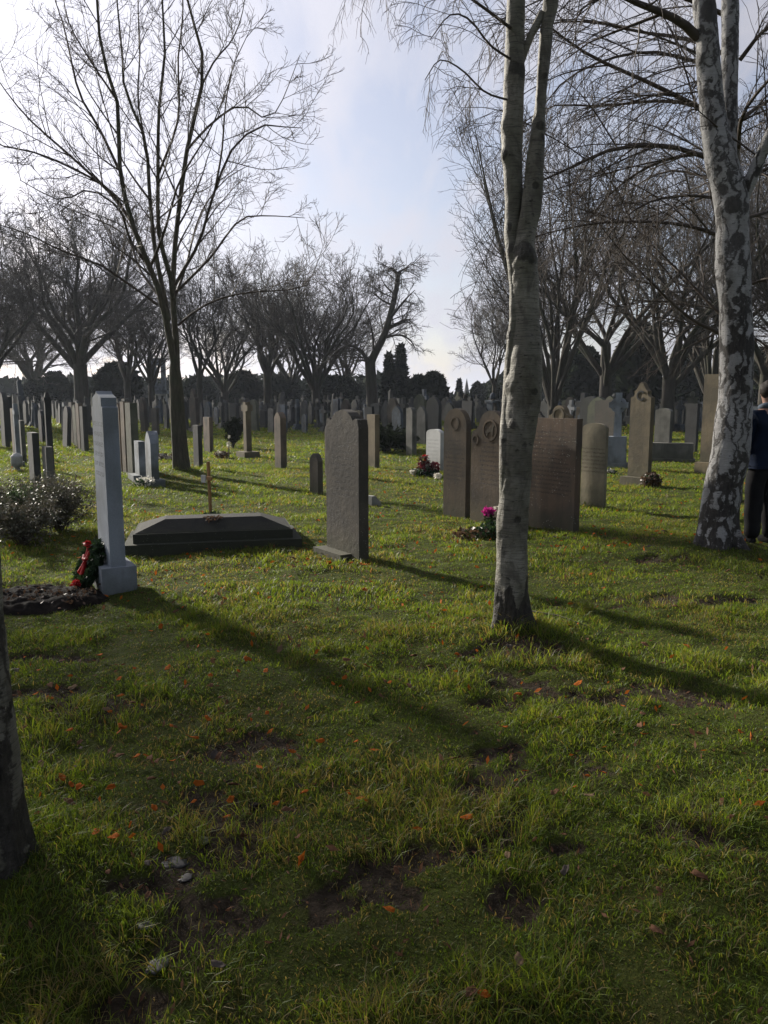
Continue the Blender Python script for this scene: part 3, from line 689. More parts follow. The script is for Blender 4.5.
allP=np.concatenate([SP,TP[1:,[0,2,4,6,8,9,10,11]]]); allR=np.concatenate([SR,TR[1:,[0,2,4,6,8,9,10,11]]*.6])
s1=sprout(allP,allR,11,rng,.1,1,(35,80),(.3,.6),6,.13,.02,.45,.02,Lmin=1.2,droop2=.1)
s2=sprout(*s1,6,rng,.1,1,(30,60),(.4,.65),5,.13,.02,.6,.012); s3=sprout(*s2,4,rng,.1,1,(30,60),(.4,.7),4,.13,.0,.7,.010,droop2=.2)
x,y=PT_(371,Yg)
RG=tree_root('bare_tree',(x,y,0),'lone crooked bare tree with pale straight lower trunk leaning right, centre background')
V,q=tubes(TP,TR,12); child('trunk',V,[q],M['barkfar'],RG)
V,q=join([tubes(SP,SR,6),tubes(*s1,4),tubes(*s2,3),tubes(*s3,3)]); child('crown',V,[q],M['twigfar'],RG)

# ------------------------------------------------------------------ evergreens
def leaf_cards(P,s,rng,aspect=1.6):
    n_=len(P); a=rng.normal(size=(n_,3)); a/=np.linalg.norm(a,axis=1,keepdims=True); b_=rng.normal(size=(n_,3)); b_=np.cross(a,b_); b_/=np.linalg.norm(b_,axis=1,keepdims=True)
    s=(s*rng.uniform(.5,1.3,n_))[:,None]
    V=np.stack([P-a*s*aspect*.5,P+b_*s*.35,P+a*s*aspect*.5,P-b_*s*.35],1).reshape(-1,3); i=np.arange(n_)*4
    return V,np.stack([i,i+1,i+2,i+3],1)
def evergreen(px0,px1,pytop,Y,label,shape='round',dens=2600,seed=0):
    rng=np.random.default_rng(seed+100)
    x0=W(px0,400,Y)[0];x1=W(px1,400,Y)[0]; H=W(px0,pytop,Y)[2]; w=(x1-x0)/2; cx=(x0+x1)/2
    n_=dens; u=rng.random(n_); a=rng.random(n_)*2*np.pi; rr=rng.random(n_)**.4
    if shape=='cone': prof=(1-u)**.8*1.05+.04
    elif shape=='col': prof=np.sqrt(np.clip(1-np.clip((u-.55)/.45,0,1)**2,0,1))*(.8+.2*np.sin(u*3))
    else: prof=np.sqrt(np.clip(1-((u-.45)/.56)**2,0,1))
    z=H*(.04+.96*u); lump=.72+.56*fbm3(np.cos(a)*2+seed,np.sin(a)*2,z/H*5.,1.3,3,seed)
    r_=w*prof*rr*lump
    P=np.stack([np.cos(a)*r_,np.sin(a)*r_*.9,z*(.93+.12*lump)],1)
    V,q=leaf_cards(P,H*.075+.12,rng,1.8)
    root=empty('evergreen_tree',(cx,Y,0),label=label,cat='tree',group='dark evergreens along the skyline')
    mk('crown',V,[q],M['ever'],parent=root,smooth=False)
    V,q=tubes(np.array([[[0,0,-.1],[0,0,H*.3],[0,0,H*.7]]]),np.array([[.25,.2,.06]]),8); mk('trunk',V,[q],M['barkfar'],parent=root)
EV=[(22,48,383,90,'round','round dark evergreen at far left beside the broad old tree'),(40,72,375,85,'round','tall dark evergreen just left of the broad old tree'),(96,142,366,85,'round','big dark evergreen just right of the tall white monument'),
 (60,100,388,100,'round','low dark evergreen behind the broad old tree trunk'),(380,398,358,80,'cone','dark conical evergreen just right of the crooked tree'),(390,411,350,85,'cone','tallest dark conical evergreen right of the crooked tree'),
 (405,432,378,90,'round','low dark evergreen between the cones and the round one'),(418,449,375,78,'round','round dark evergreen left of the church spire'),(454,464,381,110,'cone','small dark cone of evergreen beside the church spire'),
 (470,484,384,110,'round','small round evergreen right of the church spire'),(486,505,388,100,'round','low evergreen touching the central birch'),
 (560,606,352,70,'round','wide dark evergreen behind the tan headstone'),(618,660,330,62,'col','tall rounded dark cypress behind the pointed headstone'),(672,712,338,75,'cone','dark evergreen left of the white birch'),(600,625,372,90,'round','low dark evergreen left of the cypress'),
 (182,215,378,100,'round','low evergreen right of the tall lawn tree'),(225,262,374,95,'round','evergreen mass under the leftmost dense bare tree'),(262,300,378,95,'round','evergreen mass under the second dense bare tree'),(305,362,378,95,'round','wide evergreen mass under the fanned bare tree'),
 (745,800,350,80,'round','dark evergreen at the right edge behind the person')]
for i,(a,b_,t_,Y,s,l) in enumerate(EV): evergreen(a,b_,t_,Y,l,s,3000 if (b_-a)>25 else 1800,i)
# far wood as one mass
rng=np.random.default_rng(77); n_=26000
xx=rng.uniform(-130,130,n_); yy=rng.uniform(118,150,n_); hh_=5+3.5*fbm2(xx,yy*0,.09,3,4)-1.5; zz=rng.random(n_)**.8*hh_
hollow=np.abs(pxof(0,1,0)) if False else None
pxs=CX+F*xx/yy; low=np.exp(-((pxs-455)/35)**2); zz=zz*(1-.62*low)
V,q=leaf_cards(np.stack([xx,yy,zz],1),1.3,rng,1.5)
tag(mk('far_wood',V,[q],M['ever'],smooth=False),'dark line of distant trees along the horizon','wood',kind='stuff')
# ------------------------------------------------------------------ headstones
def arc(cx,cz,r,a0,a1,n=10,rz=None):
    rz=rz or r
    return [(cx+r*math.cos(R(a0+(a1-a0)*i/n)),cz+rz*math.sin(R(a0+(a1-a0)*i/n))) for i in range(n+1)]
def outline(k,w,h):
    a=w/2
    if k=='round': o=[(-a,-.15),(a,-.15)]+arc(0,h-a,a,0,180,16)
    elif k=='seg': o=[(-a,-.15),(a,-.15)]+arc(0,h-a*.35,a,0,180,14,a*.35)
    elif k=='flat': o=[(-a,-.15),(a,-.15),(a,h),(-a,h)]
    elif k=='point': o=[(-a,-.15),(a,-.15),(a,h-a*.9),(a*.85,h-a*.62),(a*.5,h-a*.25),(0,h),(-a*.5,h-a*.25),(-a*.85,h-a*.62),(-a,h-a*.9)]
    elif k=='gable': o=[(-a,-.15),(a,-.15),(a,h-a*.55),(0,h),(-a,h-a*.55)]
    elif k=='shoulder': o=[(-a,-.15),(a,-.15),(a,h-a*.75),(a*.72,h-a*.75)]+arc(0,h-a*.72,a*.72,8,172,14)+[(-a*.72,h-a*.75),(-a,h-a*.75)]
    elif k=='ogee':  # small square shoulders, scooped up to a rounded centre
        r=[(a,h-a*.62),(a*.8,h-a*.62),(a*.78,h-a*.5),(a*.6,h-a*.4),(a*.45,h-a*.22),(a*.3,h-a*.08),(a*.12,h-a*.01)]
        o=[(-a,-.15),(a,-.15)]+r+[(-x,z) for x,z in r[::-1]]
    elif k=='crest': # tall slab with ornate pointed crest
        r=[(a,h-a*1.25),(a*.72,h-a*1.15),(a*.62,h-a*.95),(a*.66,h-a*.75),(a*.45,h-a*.6),(a*.3,h-a*.35),(a*.18,h-a*.12),(0,h)]
        o=[(-a,-.15),(a,-.15)]+r+[(-x,z) for x,z in r[-2::-1]]
    elif k=='ornate': # gentle shoulders, gothic top with tiny finials
        r=[(a,h-a*.55),(a*.93,h-a*.30),(a*.80,h-a*.27),(a*.66,h-a*.34),(a*.55,h-a*.2),(a*.36,h-a*.08),(a*.12,h-a*.02),(0,h)]
        o=[(-a,-.15),(a,-.15)]+r+[(-x,z) for x,z in r[-2::-1]]
    elif k=='trefoil':
        r=[(a,h-a*.95),(a*.93,h-a*.72),(a*.78,h-a*.68),(a*.68,h-a*.62)]+[(a*.62*math.cos(R(t)),h-a*.62+a*.62*math.sin(R(t))) for t in (8,25,42,60,78)]
        o=[(-a,-.15),(a,-.15)]+r+[(-x,z) for x,z in r[::-1]]
    return o
def cross_outline(w,h,arm,zc):
    a=w/2; b_=arm/2; c=w*.5
    return [(-a*1.25,-.15),(a*1.25,-.15),(a,zc-c),(b_,zc-c),(b_,zc+c),(a,zc+c),(a,h),(-a,h),(-a,zc+c),(-b_,zc+c),(-b_,zc-c),(-a,zc-c)]
def ring_bm(bm,cx,cz,r,w,y0,y1,n=20,a0=0,a1=360):
    full=abs(a1-a0)>=360; cnt=n if full else n+1; L=[]
    for i in range(cnt):
        a=R(a0+(a1-a0)*i/n); c,s=math.cos(a),math.sin(a)
        L.append([bm.verts.new((cx+c*(r+e),y,cz+s*(r+e))) for e,y in ((-w/2,y1),(-w/2,y0),(w/2,y0),(w/2,y1))])
    for i in range(cnt if full else cnt-1):
        p=L[i];q_=L[(i+1)%cnt]
        for j in range(4): bm.faces.new((p[j],p[(j+1)%4],q_[(j+1)%4],q_[j]))
YAW=R(-56)
def slab(kind,w,h,t,mt,parent,bev=.012,name='slab',z0=0):
    bm=bmesh.new(); o=outline(kind,w,h); bm_prism(bm,o,-t/2,t/2); ob=bmobj(name,bm,M[mt],parent,bev=bev); ob.location.z=z0; return ob
def dims(pl,pr,by,ty,yaw):
    Rr=G(pr,by); c,s=math.cos(yaw),math.sin(yaw); k=(pl-CX)/F
    # account for camera pitch: use ground-plane projection iteratively
    w=.5
    for _ in range(30):
        x,y=Rr[0]-w*c,Rr[1]-w*s; e=pxof(x,y)-pl
        w+=e*.5*y/F/max(.2,c)*1.0
    x,y=Rr[0]-w*c/2,Rr[1]-w*s/2
    h=W(pr,ty,y)[2]
    return x,y,w,h
def stone_face(pl,pr,by,ty,t,kind,mt,label,yaw=YAW,group=None,plinth=None,name='headstone',fixw=None):
    """pl..pr: pixel span of the inscribed face, by: pixel row of its lower right corner"""
    x,y,w,h=dims(pl,pr,by,ty,yaw)
    # slab centre sits t/2 behind the face
    bx=x-math.sin(yaw)*t/2*1.; byy=y+math.cos(yaw)*t/2
    root=empty(name,(bx,byy,gzf(bx,byy)-.01),yaw,label=label,cat='headstone',group=group)
    z0=0
    if plinth:
        pw,ph,pt=plinth; bm=bmesh.new(); bm_box(bm,-w*pw/2,w*pw/2,-pt/2,pt/2,-.12,ph,.97,.95); bmobj('plinth',bm,M[mt],root,bev=.01)
        z0=ph-.004+.15*0
        ob=slab(kind,w,h-ph,t,mt,root,z0=ph); 
        # cut the buried foot: sink is hidden inside the plinth
    else: slab(kind,w,h,t,mt,root)
    return root,w,h
# near group ------------------------------------------------
r,w,h=stone_face(443,465,517,406,.09,'round','g1','narrow brown headstone with rounded top, leftmost of the three beside the central birch')
bm=bmesh.new(); ring_bm(bm,0,h-w*.42,w*.17,w*.05,-.053,-.044,20); bmobj('carved_ring',bm,M['g1'],r,bev=.003)
r,w,h=stone_face(470,508,527,409,.10,'trefoil','g1','brown headstone with carved round lamb medallion, directly left of the birch trunk')
bm=bmesh.new(); ring_bm(bm,0,h-w*.34,w*.17,w*.035,-.062,-.049,26); bmobj('medallion_ring',bm,M['g1'],r,bev=.003)
bm=bmesh.new()
# lamb-like relief : body, head, legs
lam=[(-.10,-.03),(-.06,.02),(0,.03),(.05,.06),(.07,.11),(.10,.12),(.12,.08),(.09,.05),(.08,-.01),(.07,-.10),(.05,-.10),(.045,-.03),(-.04,-.04),(-.06,-.10),(-.085,-.10),(-.075,-.05)]
bm_prism(bm,[(a*w*1.05,h-w*.34+b_*w*1.05) for a,b_ in lam],-.060,-.049); bmobj('lamb_relief',bm,M['g1'],r,bev=.003)
for sx in (-1,1):
    bm=bmesh.new(); ring_bm(bm,sx*w*.38,h-w*.52,w*.075,w*.03,-.060,-.049,16); bmobj('carved_rosette',bm,M['g1'],r,bev=.002)
r,w,h=stone_face(519,573,534.5,417,.10,'flat','g3','wide flat-topped reddish brown headstone with lichen-spotted dark edge, right of the birch trunk')
r,w,h=stone_face(580,603,508,423,.06,'seg','g4','light tan headstone with gently curved top, right of the wide reddish one')
r,w,h=stone_face(546,566,505,405,.10,'trefoil','tan','tan headstone whose carved ring crest rises above the wide reddish one')
bm=bmesh.new(); ring_bm(bm,0,h-w*.36,w*.25,w*.07,-.065,-.045,20); bmobj('carved_ring',bm,M['tan'],r,bev=.003)
r,w,h=stone_face(627,647,486,381,.11,'crest','tan','tall tan headstone on a low plinth with ornate pointed crest and carved crescent',plinth=(1.3,.17,.42))
bm=bmesh.new(); ring_bm(bm,0,h-.17-w*.55,w*.17,w*.07,-.066,-.054,18,40,330); ob=bmobj('carved_crescent',bm,M['dgrey'],r,bev=.003); ob.location.z=.17
r,w,h=stone_face(699,716,474,374,.16,'flat','tan','tall tan headstone on plinth partly hidden by the white birch',plinth=(1.25,.24,.4))
r,w,h=stone_face(684,695,452,403,.12,'flat','dgrey','dark flat-topped headstone between the pointed tan one and the white birch')
r,w,h=stone_face(653,668,461,408,.12,'seg','grey','grey headstone on a broad base, behind the pointed tan one')
# low wide base
x,y=G(668,461)[:2]; root=empty('low_tomb_wall',(x,y,0),R(-20),label='low wide grey stone block behind the tall pointed headstone',cat='tomb')
bm=bmesh.new(); bm_box(bm,-.62,.62,-.2,.2,-.1,.48,.97,.9); bmobj('block',bm,M['grey'],root,bev=.02)
bm=bmesh.new(); bm_box(bm,-.66,.66,-.24,.24,-.1,.08); bmobj('base',bm,M['grey'],root,bev=.01)
# middle dark brown stone
r,w,h=stone_face(327,359,563,409,.115,'ornate','gs','dark brown upright headstone with scalloped gothic top, standing alone beside the dark tomb')
bm=bmesh.new(); bm_box(bm,-w*.62,w*.3,-.20,-.0,-.1,.075,.95,.9); bmobj('foot_stone',bm,M['gs'],r,bev=.012)
stone_face(310,318,494,452,.10,'point','gs','small dark headstone with little pointed top, left of the lone brown one')
stone_face(325,333,476,423,.12,'round','brown','narrow brown headstone peeking out behind the lone dark brown one')
stone_face(367,375,468,414,.13,'flat','tan','slim square-topped brown headstone below the lone crooked tree')
stone_face(275,281,468,411,.16,'point','brown','slim brown headstone with pointed top, alone in the middle of the lawn')
stone_face(194,199,470,426,.1,'flat','dgrey','short dark slab just right of the tall lawn tree trunk')
stone_face(204,210,452,417,.12,'flat','brown','narrow brown slab second right of the tall lawn tree trunk')
stone_face(406,412,456,407,.16,'round','grey','tall grey round-topped headstone behind the low dark hedge')
stone_face(30,35,485,432,.12,'flat','dgrey','short dark flat-topped slab left of the square pillar, by the flower bed')
stone_face(118,121.5,472,403,.14,'point','brown','leftmost of three brown slabs right of the tall white monument')
stone_face(123,126.5,474,402,.14,'flat','brown','middle one of three brown slabs right of the tall white monument')
stone_face(128,133,478,404,.15,'flat','green','rightmost of three brown slabs right of the tall white monument')
stone_face(44,48,488,446,.12,'flat','grey','short grey slab standing against the dark square pillar')
for i,(px,by,ty,k,mm_) in enumerate([(72,444,402,'flat','brown'),(75.5,446,404,'point','green'),(79,449,403,'flat','brown'),(83,452,406,'flat','dgrey')]):
    stone_face(px-1.5,px+1.5,by,ty,.14,k,mm_,['first','second','third','last'][i]+' from the left of four close slabs left of the tall white monument')
# white rounded headstone
r,w,h=stone_face(426,440,472,429,.11,'seg','ww','small white headstone with curved top and faint lettering, flowers at its foot',plinth=None)
x,y=G(444,477)[:2]; 
# small white wedge
x,y=G(371,505)[:2]; root=empty('marker_stone',(x,y,gzf(x,y)),R(-50),label='small pale wedge-shaped marker stone on the grass behind the lone brown headstone',cat='marker')
bm=bmesh.new(); o=[(-.09,-.05),(.09,-.05),(.09,.04),(-.02,.15),(-.09,.15)]
vs=[(y_,z) for y_,z in o]; a=[bm.verts.new((-.13,y_,z)) for y_,z in vs]; b2_=[bm.verts.new((.13,y_,z)) for y_,z in vs]; bm.faces.new(a); bm.faces.new(b2_[::-1])
for i in range(5): bm.faces.new((a[i],b2_[i],b2_[(i+1)%5],a[(i+1)%5]))
bmobj('wedge',bm,M['pale'],root,bev=.006)
# tall white monument -----------------------------------------
yw=R(-60); cw,sw_=math.cos(yw),math.sin(yw)
# block front corner at px(103,596): local (-?) : the corner between inscribed face (-Y) and side (+X): it is the local (+x,-y) corner
cor=G(103,596.5); bw,bt=.58,.28
cxm=cor[0]-(bw/2*cw-(-bt/2)*sw_)   # world = R*(lx,ly); x=lx c - ly s ; y = lx s + ly c
cym=cor[1]-(bw/2*sw_+(-bt/2)*cw)
root=empty('monument',(cxm,cym,gzf(cxm,cym)),yw,label='tall pale blue-grey upright monument on a square block, wreath leaning at its foot',cat='monument')
bm=bmesh.new(); bm_box(bm,-bw/2,bw/2,-bt/2,bt/2,-.15,.235); bmobj('base_block',bm,M['wm'],root,bev=.006)
hM=W(105,391,cym)[2]-gzf(cxm,cym)
o=[(-.25,.235),(.25,.235)]; hh_=hM
o+=[(.232,hh_-.135),(.195,hh_-.125),(.19,hh_-.055)]+[(.19-.0-i*.019*2,hh_-.055+.055*math.sin(i/10*math.pi/1.0*.5)) for i in range(1,5)]+[(0,hh_)]
left_=[(-x,z) for x,z in o[2:-1]][::-1]; o=o+left_
bm=bmesh.new(); bm_prism(bm,o,-.062,.062); bmobj('shaft',bm,M['wm'],root,bev=.004)
mon_c=(cxm,cym)
# square dark pillar (stone post with cap) --------------------------------
def pillar(px,by,ty,w,mt,label,cap=True,cat='pillar'):
    x,y=G(px,by)[:2]; h=W(px,ty,y)[2]; root=empty('stone_pillar',(x,y,gzf(x,y)),YAW,label=label,cat=cat)
    bm=bmesh.new(); bm_box(bm,-w/2,w/2,-w/2,w/2,-.15,h-.16,.86,.86); bmobj('shaft',bm,M[mt],root,bev=.01)
    bm=bmesh.new(); bm_box(bm,-w*.58,w*.58,-w*.58,w*.58,h-.163,h-.1); bm_box(bm,-w*.40,w*.40,-w*.40,w*.40,h-.102,h,.5,.5); bmobj('cap',bm,M[mt],root,bev=.006)
pillar(52,484,391,.115,'dgrey','tall dark square stone pillar with flat cap above the flower bed')
# crosses -----------------------------------------------------
def cross(px,by,ty,w,arm,mt,label,step=None,ring=False,group=None,yaw=YAW,t=.14,x_y=None,frac=.78):
    if x_y: x,y,h=x_y
    else: x,y=G(px,by)[:2]; h=W(px,ty,y)[2]
    root=empty('stone_cross',(x,y,gzf(x,y)),yaw,label=label,cat='cross',group=group); z0=0
    if step:
        for (sw__,sh) in step:
            bm=bmesh.new(); bm_box(bm,-sw__/2,sw__/2,-sw__*.4,sw__*.4,z0-.02 if z0 else -.12,z0+sh,.92,.92); bmobj('plinth',bm,M[mt],root,bev=.008); z0+=sh
    hh=h-z0; bm=bmesh.new(); o=[(a,max(b_,-.02)+z0) for a,b_ in cross_outline(w,hh,arm,hh*frac)]; bm_prism(bm,o,-t/2,t/2); bmobj('cross',bm,M[mt],root,bev=.006)
    if ring:
        bm=bmesh.new(); ring_bm(bm,0,z0+hh*frac,arm*.36,w*.5,-t*.3,t*.3,20); bmobj('ring',bm,M[mt],root)
    return root
cross(248,457,402,.17,.42,'tan','brown stone cross on a stepped block in the middle of the lawn',step=[(.62,.16)],t=.16,frac=.88)
x,y=G(616,468)[:2]
cross(616,468,393,.13,.42,'blue','blue-grey ringed high cross on a tall tapering block beside the pointed headstone',step=[(.52,.12),(.42,.62)],ring=True,t=.16,frac=.72,yaw=R(-25))
cross(19,466,404,.10,.3,'blue','slim bluish stone cross among close slabs at the far left',step=[(.3,.1)],t=.1,frac=.85)
for i,(px,by,ty,k,mm_) in enumerate([(14.5,456,408,'flat','brown'),(16.5,459,412,'flat','dgrey'),(21.5,464,420,'flat','grey')]):
    stone_face(px-1.5,px+1.3,by,ty,.1,k,mm_,['brown','dark','grey'][i]+' thin slab close beside the slim bluish cross at far left')
def urn(px,py,s,mt,label,name='flower_urn'):
    x,y=G(px,py)[:2]; root=empty(name,(x,y,gzf(x,y)),label=label,cat='urn')
    pr=[(0,-.01),(.5,0),(.5,.08),(.25,.16),(.2,.3),(.45,.45),(.5,.75),(.46,1.1),(.5,1.3),(.42,1.33),(.3,1.5),(.0,1.6)]
    V=[];S=14
    for r_,z in pr:
        for k in range(S): a=2*math.pi*k/S; V.append((r_*s*math.cos(a),r_*s*math.sin(a),z*s))
    i=np.arange(len(pr)*S).reshape(-1,S); q=np.stack([i[:-1],np.roll(i,-1,1)[:-1],np.roll(i,-1,1)[1:],i[1:]],-1).reshape(-1,4)
    mk('vase',V,[q],M[mt],root); return root
urn(17.5,471,.26,'pale','white urn standing at the foot of the slim bluish cross')
# flowers ------------------------------------------------------
def fl_mat(n_,c): M[n_]=plain_mat(n_,c,tuple(v*.6 for v in c),40,.5,0,.3,.3)
fl_mat('red_petal',(.55,.02,.02)); fl_mat('pink_petal',(.62,.03,.30)); fl_mat('white_petal',(.75,.72,.62)); fl_mat('yellow_petal',(.6,.5,.25)); fl_mat('maroon_petal',(.18,.03,.04)); fl_mat('green_leaf',(.03,.06,.02)); fl_mat('dead_leaf',(.10,.06,.035)); fl_mat('orange_petal',(.5,.2,.04))
def blob_cards(c,rad,n_,s,rng,flat=1.,base=None):
    P=rng.normal(size=(n_,3)); P/=np.linalg.norm(P,axis=1,keepdims=True); P*=rng.random((n_,1))**.33
    P=P*np.array([rad,rad,rad*flat])+np.array(c); return leaf_cards(P,s,rng,1.4)
def bunch(px,py,label,parts,loc=None,name='flower_bunch',cat='flowers',group=None):
    x,y=loc if loc else G(px,py)[:2]
    root=empty(name,(x,y,gzf(x,y)),label=label,cat=cat,group=group); rng=np.random.default_rng(int(px*7)%1000)
    for (nm,mt,c,rad,n_,s,fl) in parts:
        V,q=blob_cards(c,rad,n_,s,rng,fl); mk(nm,V,[q],M[mt],root,smooth=False)
    return root
s=1
bunch(425,476,'heap of cream, maroon and red flowers piled against the small white headstone',
 [('foliage','green_leaf',(0,0,.08),.30,260,.09,.45),('cream_flowers','white_petal',(-.22,-.05,.10),.10,90,.05,.7),('cream_flowers','white_petal',(.06,-.03,.22),.07,60,.05,1.2),('cream_flowers','yellow_petal',(-.1,0,.1),.06,40,.05,1),
  ('maroon_flowers','maroon_petal',(0,0,.2),.17,160,.07,.8),('maroon_flowers','maroon_petal',(.2,0,.2),.12,120,.07,1),('red_flowers','red_petal',(.0,.05,.40),.06,50,.05,1.2),('brown_flowers','dead_leaf',(-.02,.02,.32),.13,120,.06,1)])
bunch(438,479,'small pale pink bunch at the right foot of the small white headstone',[('petals','white_petal',(0,0,.07),.10,90,.05,.6)])
# plot with stones/plants in front of G1,G2 and magenta flower
x,y=G(486,536)[:2]
bunch(486,536,'low dark heap of plants and twigs in front of the medallion headstone',[('foliage','green_leaf',(0,0,.02),.26,380,.06,.4),('dead_stems','dead_leaf',(-.1,0,.02),.28,260,.06,.35),('foliage','green_leaf',(.2,.05,.05),.18,200,.06,.6)],name='plant_heap',cat='plants')
bunch(491,531,'bright magenta flowers beside the birch trunk on a dark heap',[('petals','pink_petal',(-.02,.12,.24),.075,110,.05,.7),('petals','white_petal',(.09,.15,.27),.04,40,.04,.8),('stems','green_leaf',(0,.1,.13),.08,80,.05,1.)])
bunch(651,487,'dark round dried plant beside the plinth of the pointed headstone',[('foliage','dead_leaf',(0,0,.12),.19,420,.06,.8),('foliage','green_leaf',(0,0,.12),.17,200,.05,.8)],name='round_plant',cat='plant')
bunch(609,474,'white flowers lying at the foot of the ringed high cross',[('petals','white_petal',(0,0,.06),.14,70,.05,.4),('foliage','green_leaf',(.02,0,.04),.16,80,.06,.4)])
bunch(222,458,'small grey and white wreath lying on the lawn beside the thin stake',[('foliage','dead_leaf',(0,0,.09),.2,220,.06,.6),('petals','white_petal',(-.04,-.05,.14),.12,60,.05,.5)])
# thin stake with white flower
x,y=G(229,460)[:2]; root=empty('flower_stake',(x,y,0),label='thin white-flowered stake on the lawn left of the brown cross',cat='stake')
V,q=tubes(np.array([[[0,0,-.05],[0,0,.3],[.02,0,.62]]]),np.array([[.014,.012,.01]]),6); mk('stick',V,[q],M['bark'],root)
V,q=blob_cards((.0,0,.42),.06,50,.05,np.random.default_rng(3),1.4); mk('petals',V,[q],M['white_petal'],root,smooth=False)
V,q=blob_cards((.02,0,.62),.03,30,.04,np.random.default_rng(4),1.4); mk('bud',V,[q],M['white_petal'],root,smooth=False)
# white low monuments
def low_monument(px,by,ty,w,t,kind,label):
    x,y=G(px,by)[:2]; h=W(px,ty,y)[2]; root=empty('low_monument',(x,y,0),R(-62),label=label,cat='headstone')
    slab(kind,w,h-.12,t,'blue',root,z0=.12); bm=bmesh.new(); bm_box(bm,-w*.7,w*.7,-.2,.16,-.1,.12); bmobj('plinth',bm,M['blue'],root,bev=.01)
low_monument(141,480,441,.45,.13,'flat','short pale square-topped headstone left of the peaked pale one near the lawn tree')
low_monument(153,485,431,.5,.14,'point','short pale headstone with peaked top and small base, just left of the lawn tree')
low_monument(155,458,431,.5,.13,'round','pale round-topped headstone farther behind the peaked pale one')
bunch(146,487,'white and dark flowers around the foot of the peaked pale headstone',[('petals','white_petal',(0,0,.1),.2,110,.05,.6),('foliage','green_leaf',(-.05,0,.06),.2,120,.06,.5)])
bunch(164,459,'pale flowers on the low grave right of the round-topped pale headstone',[('petals','white_petal',(0,0,.06),.35,120,.06,.25),('foliage','dead_leaf',(0,0,.05),.4,160,.07,.25)])
# ---- dark tomb ------------------------------------------------
ctr=G(208,549); yt=R(13); root=empty('tomb',(ctr[0],ctr[1]+.33,gzf(ctr[0],ctr[1])),yt,label='large dark low tomb with sloping lid, between the pale monument and lone brown headstone',cat='tomb')
Lx=1.86; Ly=.98
bm=bmesh.new(); bm_box(bm,-Lx/2,Lx/2,-Ly/2,Ly/2,-.12,.10); bmobj('kerb',bm,M['tomb'],root,bev=.008)
bm=bmesh.new(); bm_box(bm,-Lx/2+.09,Lx/2-.09,-Ly/2+.09,Ly/2-.09,.098,.20); bmobj('plinth',bm,M['tomb'],root,bev=.008)
bm=bmesh.new(); x1,y1=Lx/2-.11,Ly/2-.11; vs=bm_box(bm,-x1,x1,-y1,y1,.198,.205)
T=[bm.verts.new(v_) for v_ in ((-x1+.30,-.14,.315),(x1-.30,-.14,.315),(x1-.30,.14,.315),(-x1+.30,.14,.315))]
bmesh.ops.delete(bm,geom=[f for f in bm.faces if all(abs(v_.co.z-.205)<1e-5 for v_ in f.verts)],context='FACES_ONLY')
U=vs[4:]
for i in range(4): bm.faces.new((U[i],U[(i+1)%4],T[(i+1)%4],T[i]))
bm.faces.new(T); bmobj('lid',bm,M['tomb'],root,bev=.006)
tombc=root.location.copy()
rngf=np.random.default_rng(9)
fx_=bunch(200,528,'dried flowers lying on the sloping lid of the dark tomb',[('stems','dead_leaf',(0,0,.0),.12,70,.035,.2),('petals','dead_leaf',(.06,0,0.01),.07,40,.03,.3)],loc=(tombc.x+.0,tombc.y-.13),name='dried_flowers'); fx_.location.z=tombc.z+.302
# wooden cross behind tomb
x,y=G(211,520)[:2]; h=W(209,462,y)[2]; root=empty('wooden_cross',(x,y,gzf(x,y)),R(-45),label='thin leaning wooden cross with a small white plaque behind the dark tomb',cat='cross')
root.rotation_euler=(0,R(-2),R(-45))
M['wood']=plain_mat('weathered_wood',(.28,.15,.05),(.2,.11,.04),20,.7,.3)
bm=bmesh.new(); bm_box(bm,-.02,.02,-.014,.014,-.1,h); bmobj('post',bm,M['wood'],root,bev=.003)
bm=bmesh.new(); bm_box(bm,-.11,.11,-.035,-.0145,h*.68,h*.68+.05); bmobj('arm',bm,M['wood'],root,bev=.003)
bm=bmesh.new(); bm_box(bm,-.115,-.01,-.05,-.036,h*.68-.03,h*.68+.07); bmobj('plaque',bm,M['pale'],root,bev=.003)
bunch(212,521,'small dark plants around the foot of the wooden cross',[('foliage','green_leaf',(0,0,.04),.17,160,.06,.35)],name='low_plants',cat='plants')
# ---- soil patch and wreath -----------------------------------
sx0,sy0=SOIL
rng=np.random.default_rng(12)
gx,gy=np.meshgrid(np.linspace(-.85,.85,90),np.linspace(-.5,.5,60)); rr=np.sqrt((gx/.62)**2+(gy/.34)**2)
edge=1+.25*(fbm2(gx,gy,3,3,4)-.5)
zz=gz(gx+sx0,gy+sy0)+.05*(1-sstep(.75,1.15,rr/edge))*(1+.9*(fbm2(gx,gy,22,4,9)-.3))-.02*sstep(1.05,1.2,rr)
i=np.arange(90*60).reshape(60,90); q=np.stack([i[:-1,:-1],i[:-1,1:],i[1:,1:],i[1:,:-1]],-1).reshape(-1,4)
M['soil']=plain_mat('dark_soil',(.006,.005,.004),(.016,.012,.009),30,.9,.6,.1)
tag(mk('soil_bed',np.stack([gx.ravel()+sx0,gy.ravel()+sy0,zz.ravel()+.004],1),[q],M['soil']),kind='structure')
P=np.stack([rng.uniform(-.5,.6,420)+sx0,rng.normal(0,.13,420)+sy0,np.zeros(420)],1); P[:,2]=gz(P[:,0],P[:,1])+rng.uniform(.05,.08,420)
V,q=leaf_cards(P,.025,rng,1.6); tag(mk('soil_litter',V,[q],M['dead_leaf'],smooth=False),'dead leaves and twigs littering the dark soil bed','litter',kind='stuff')
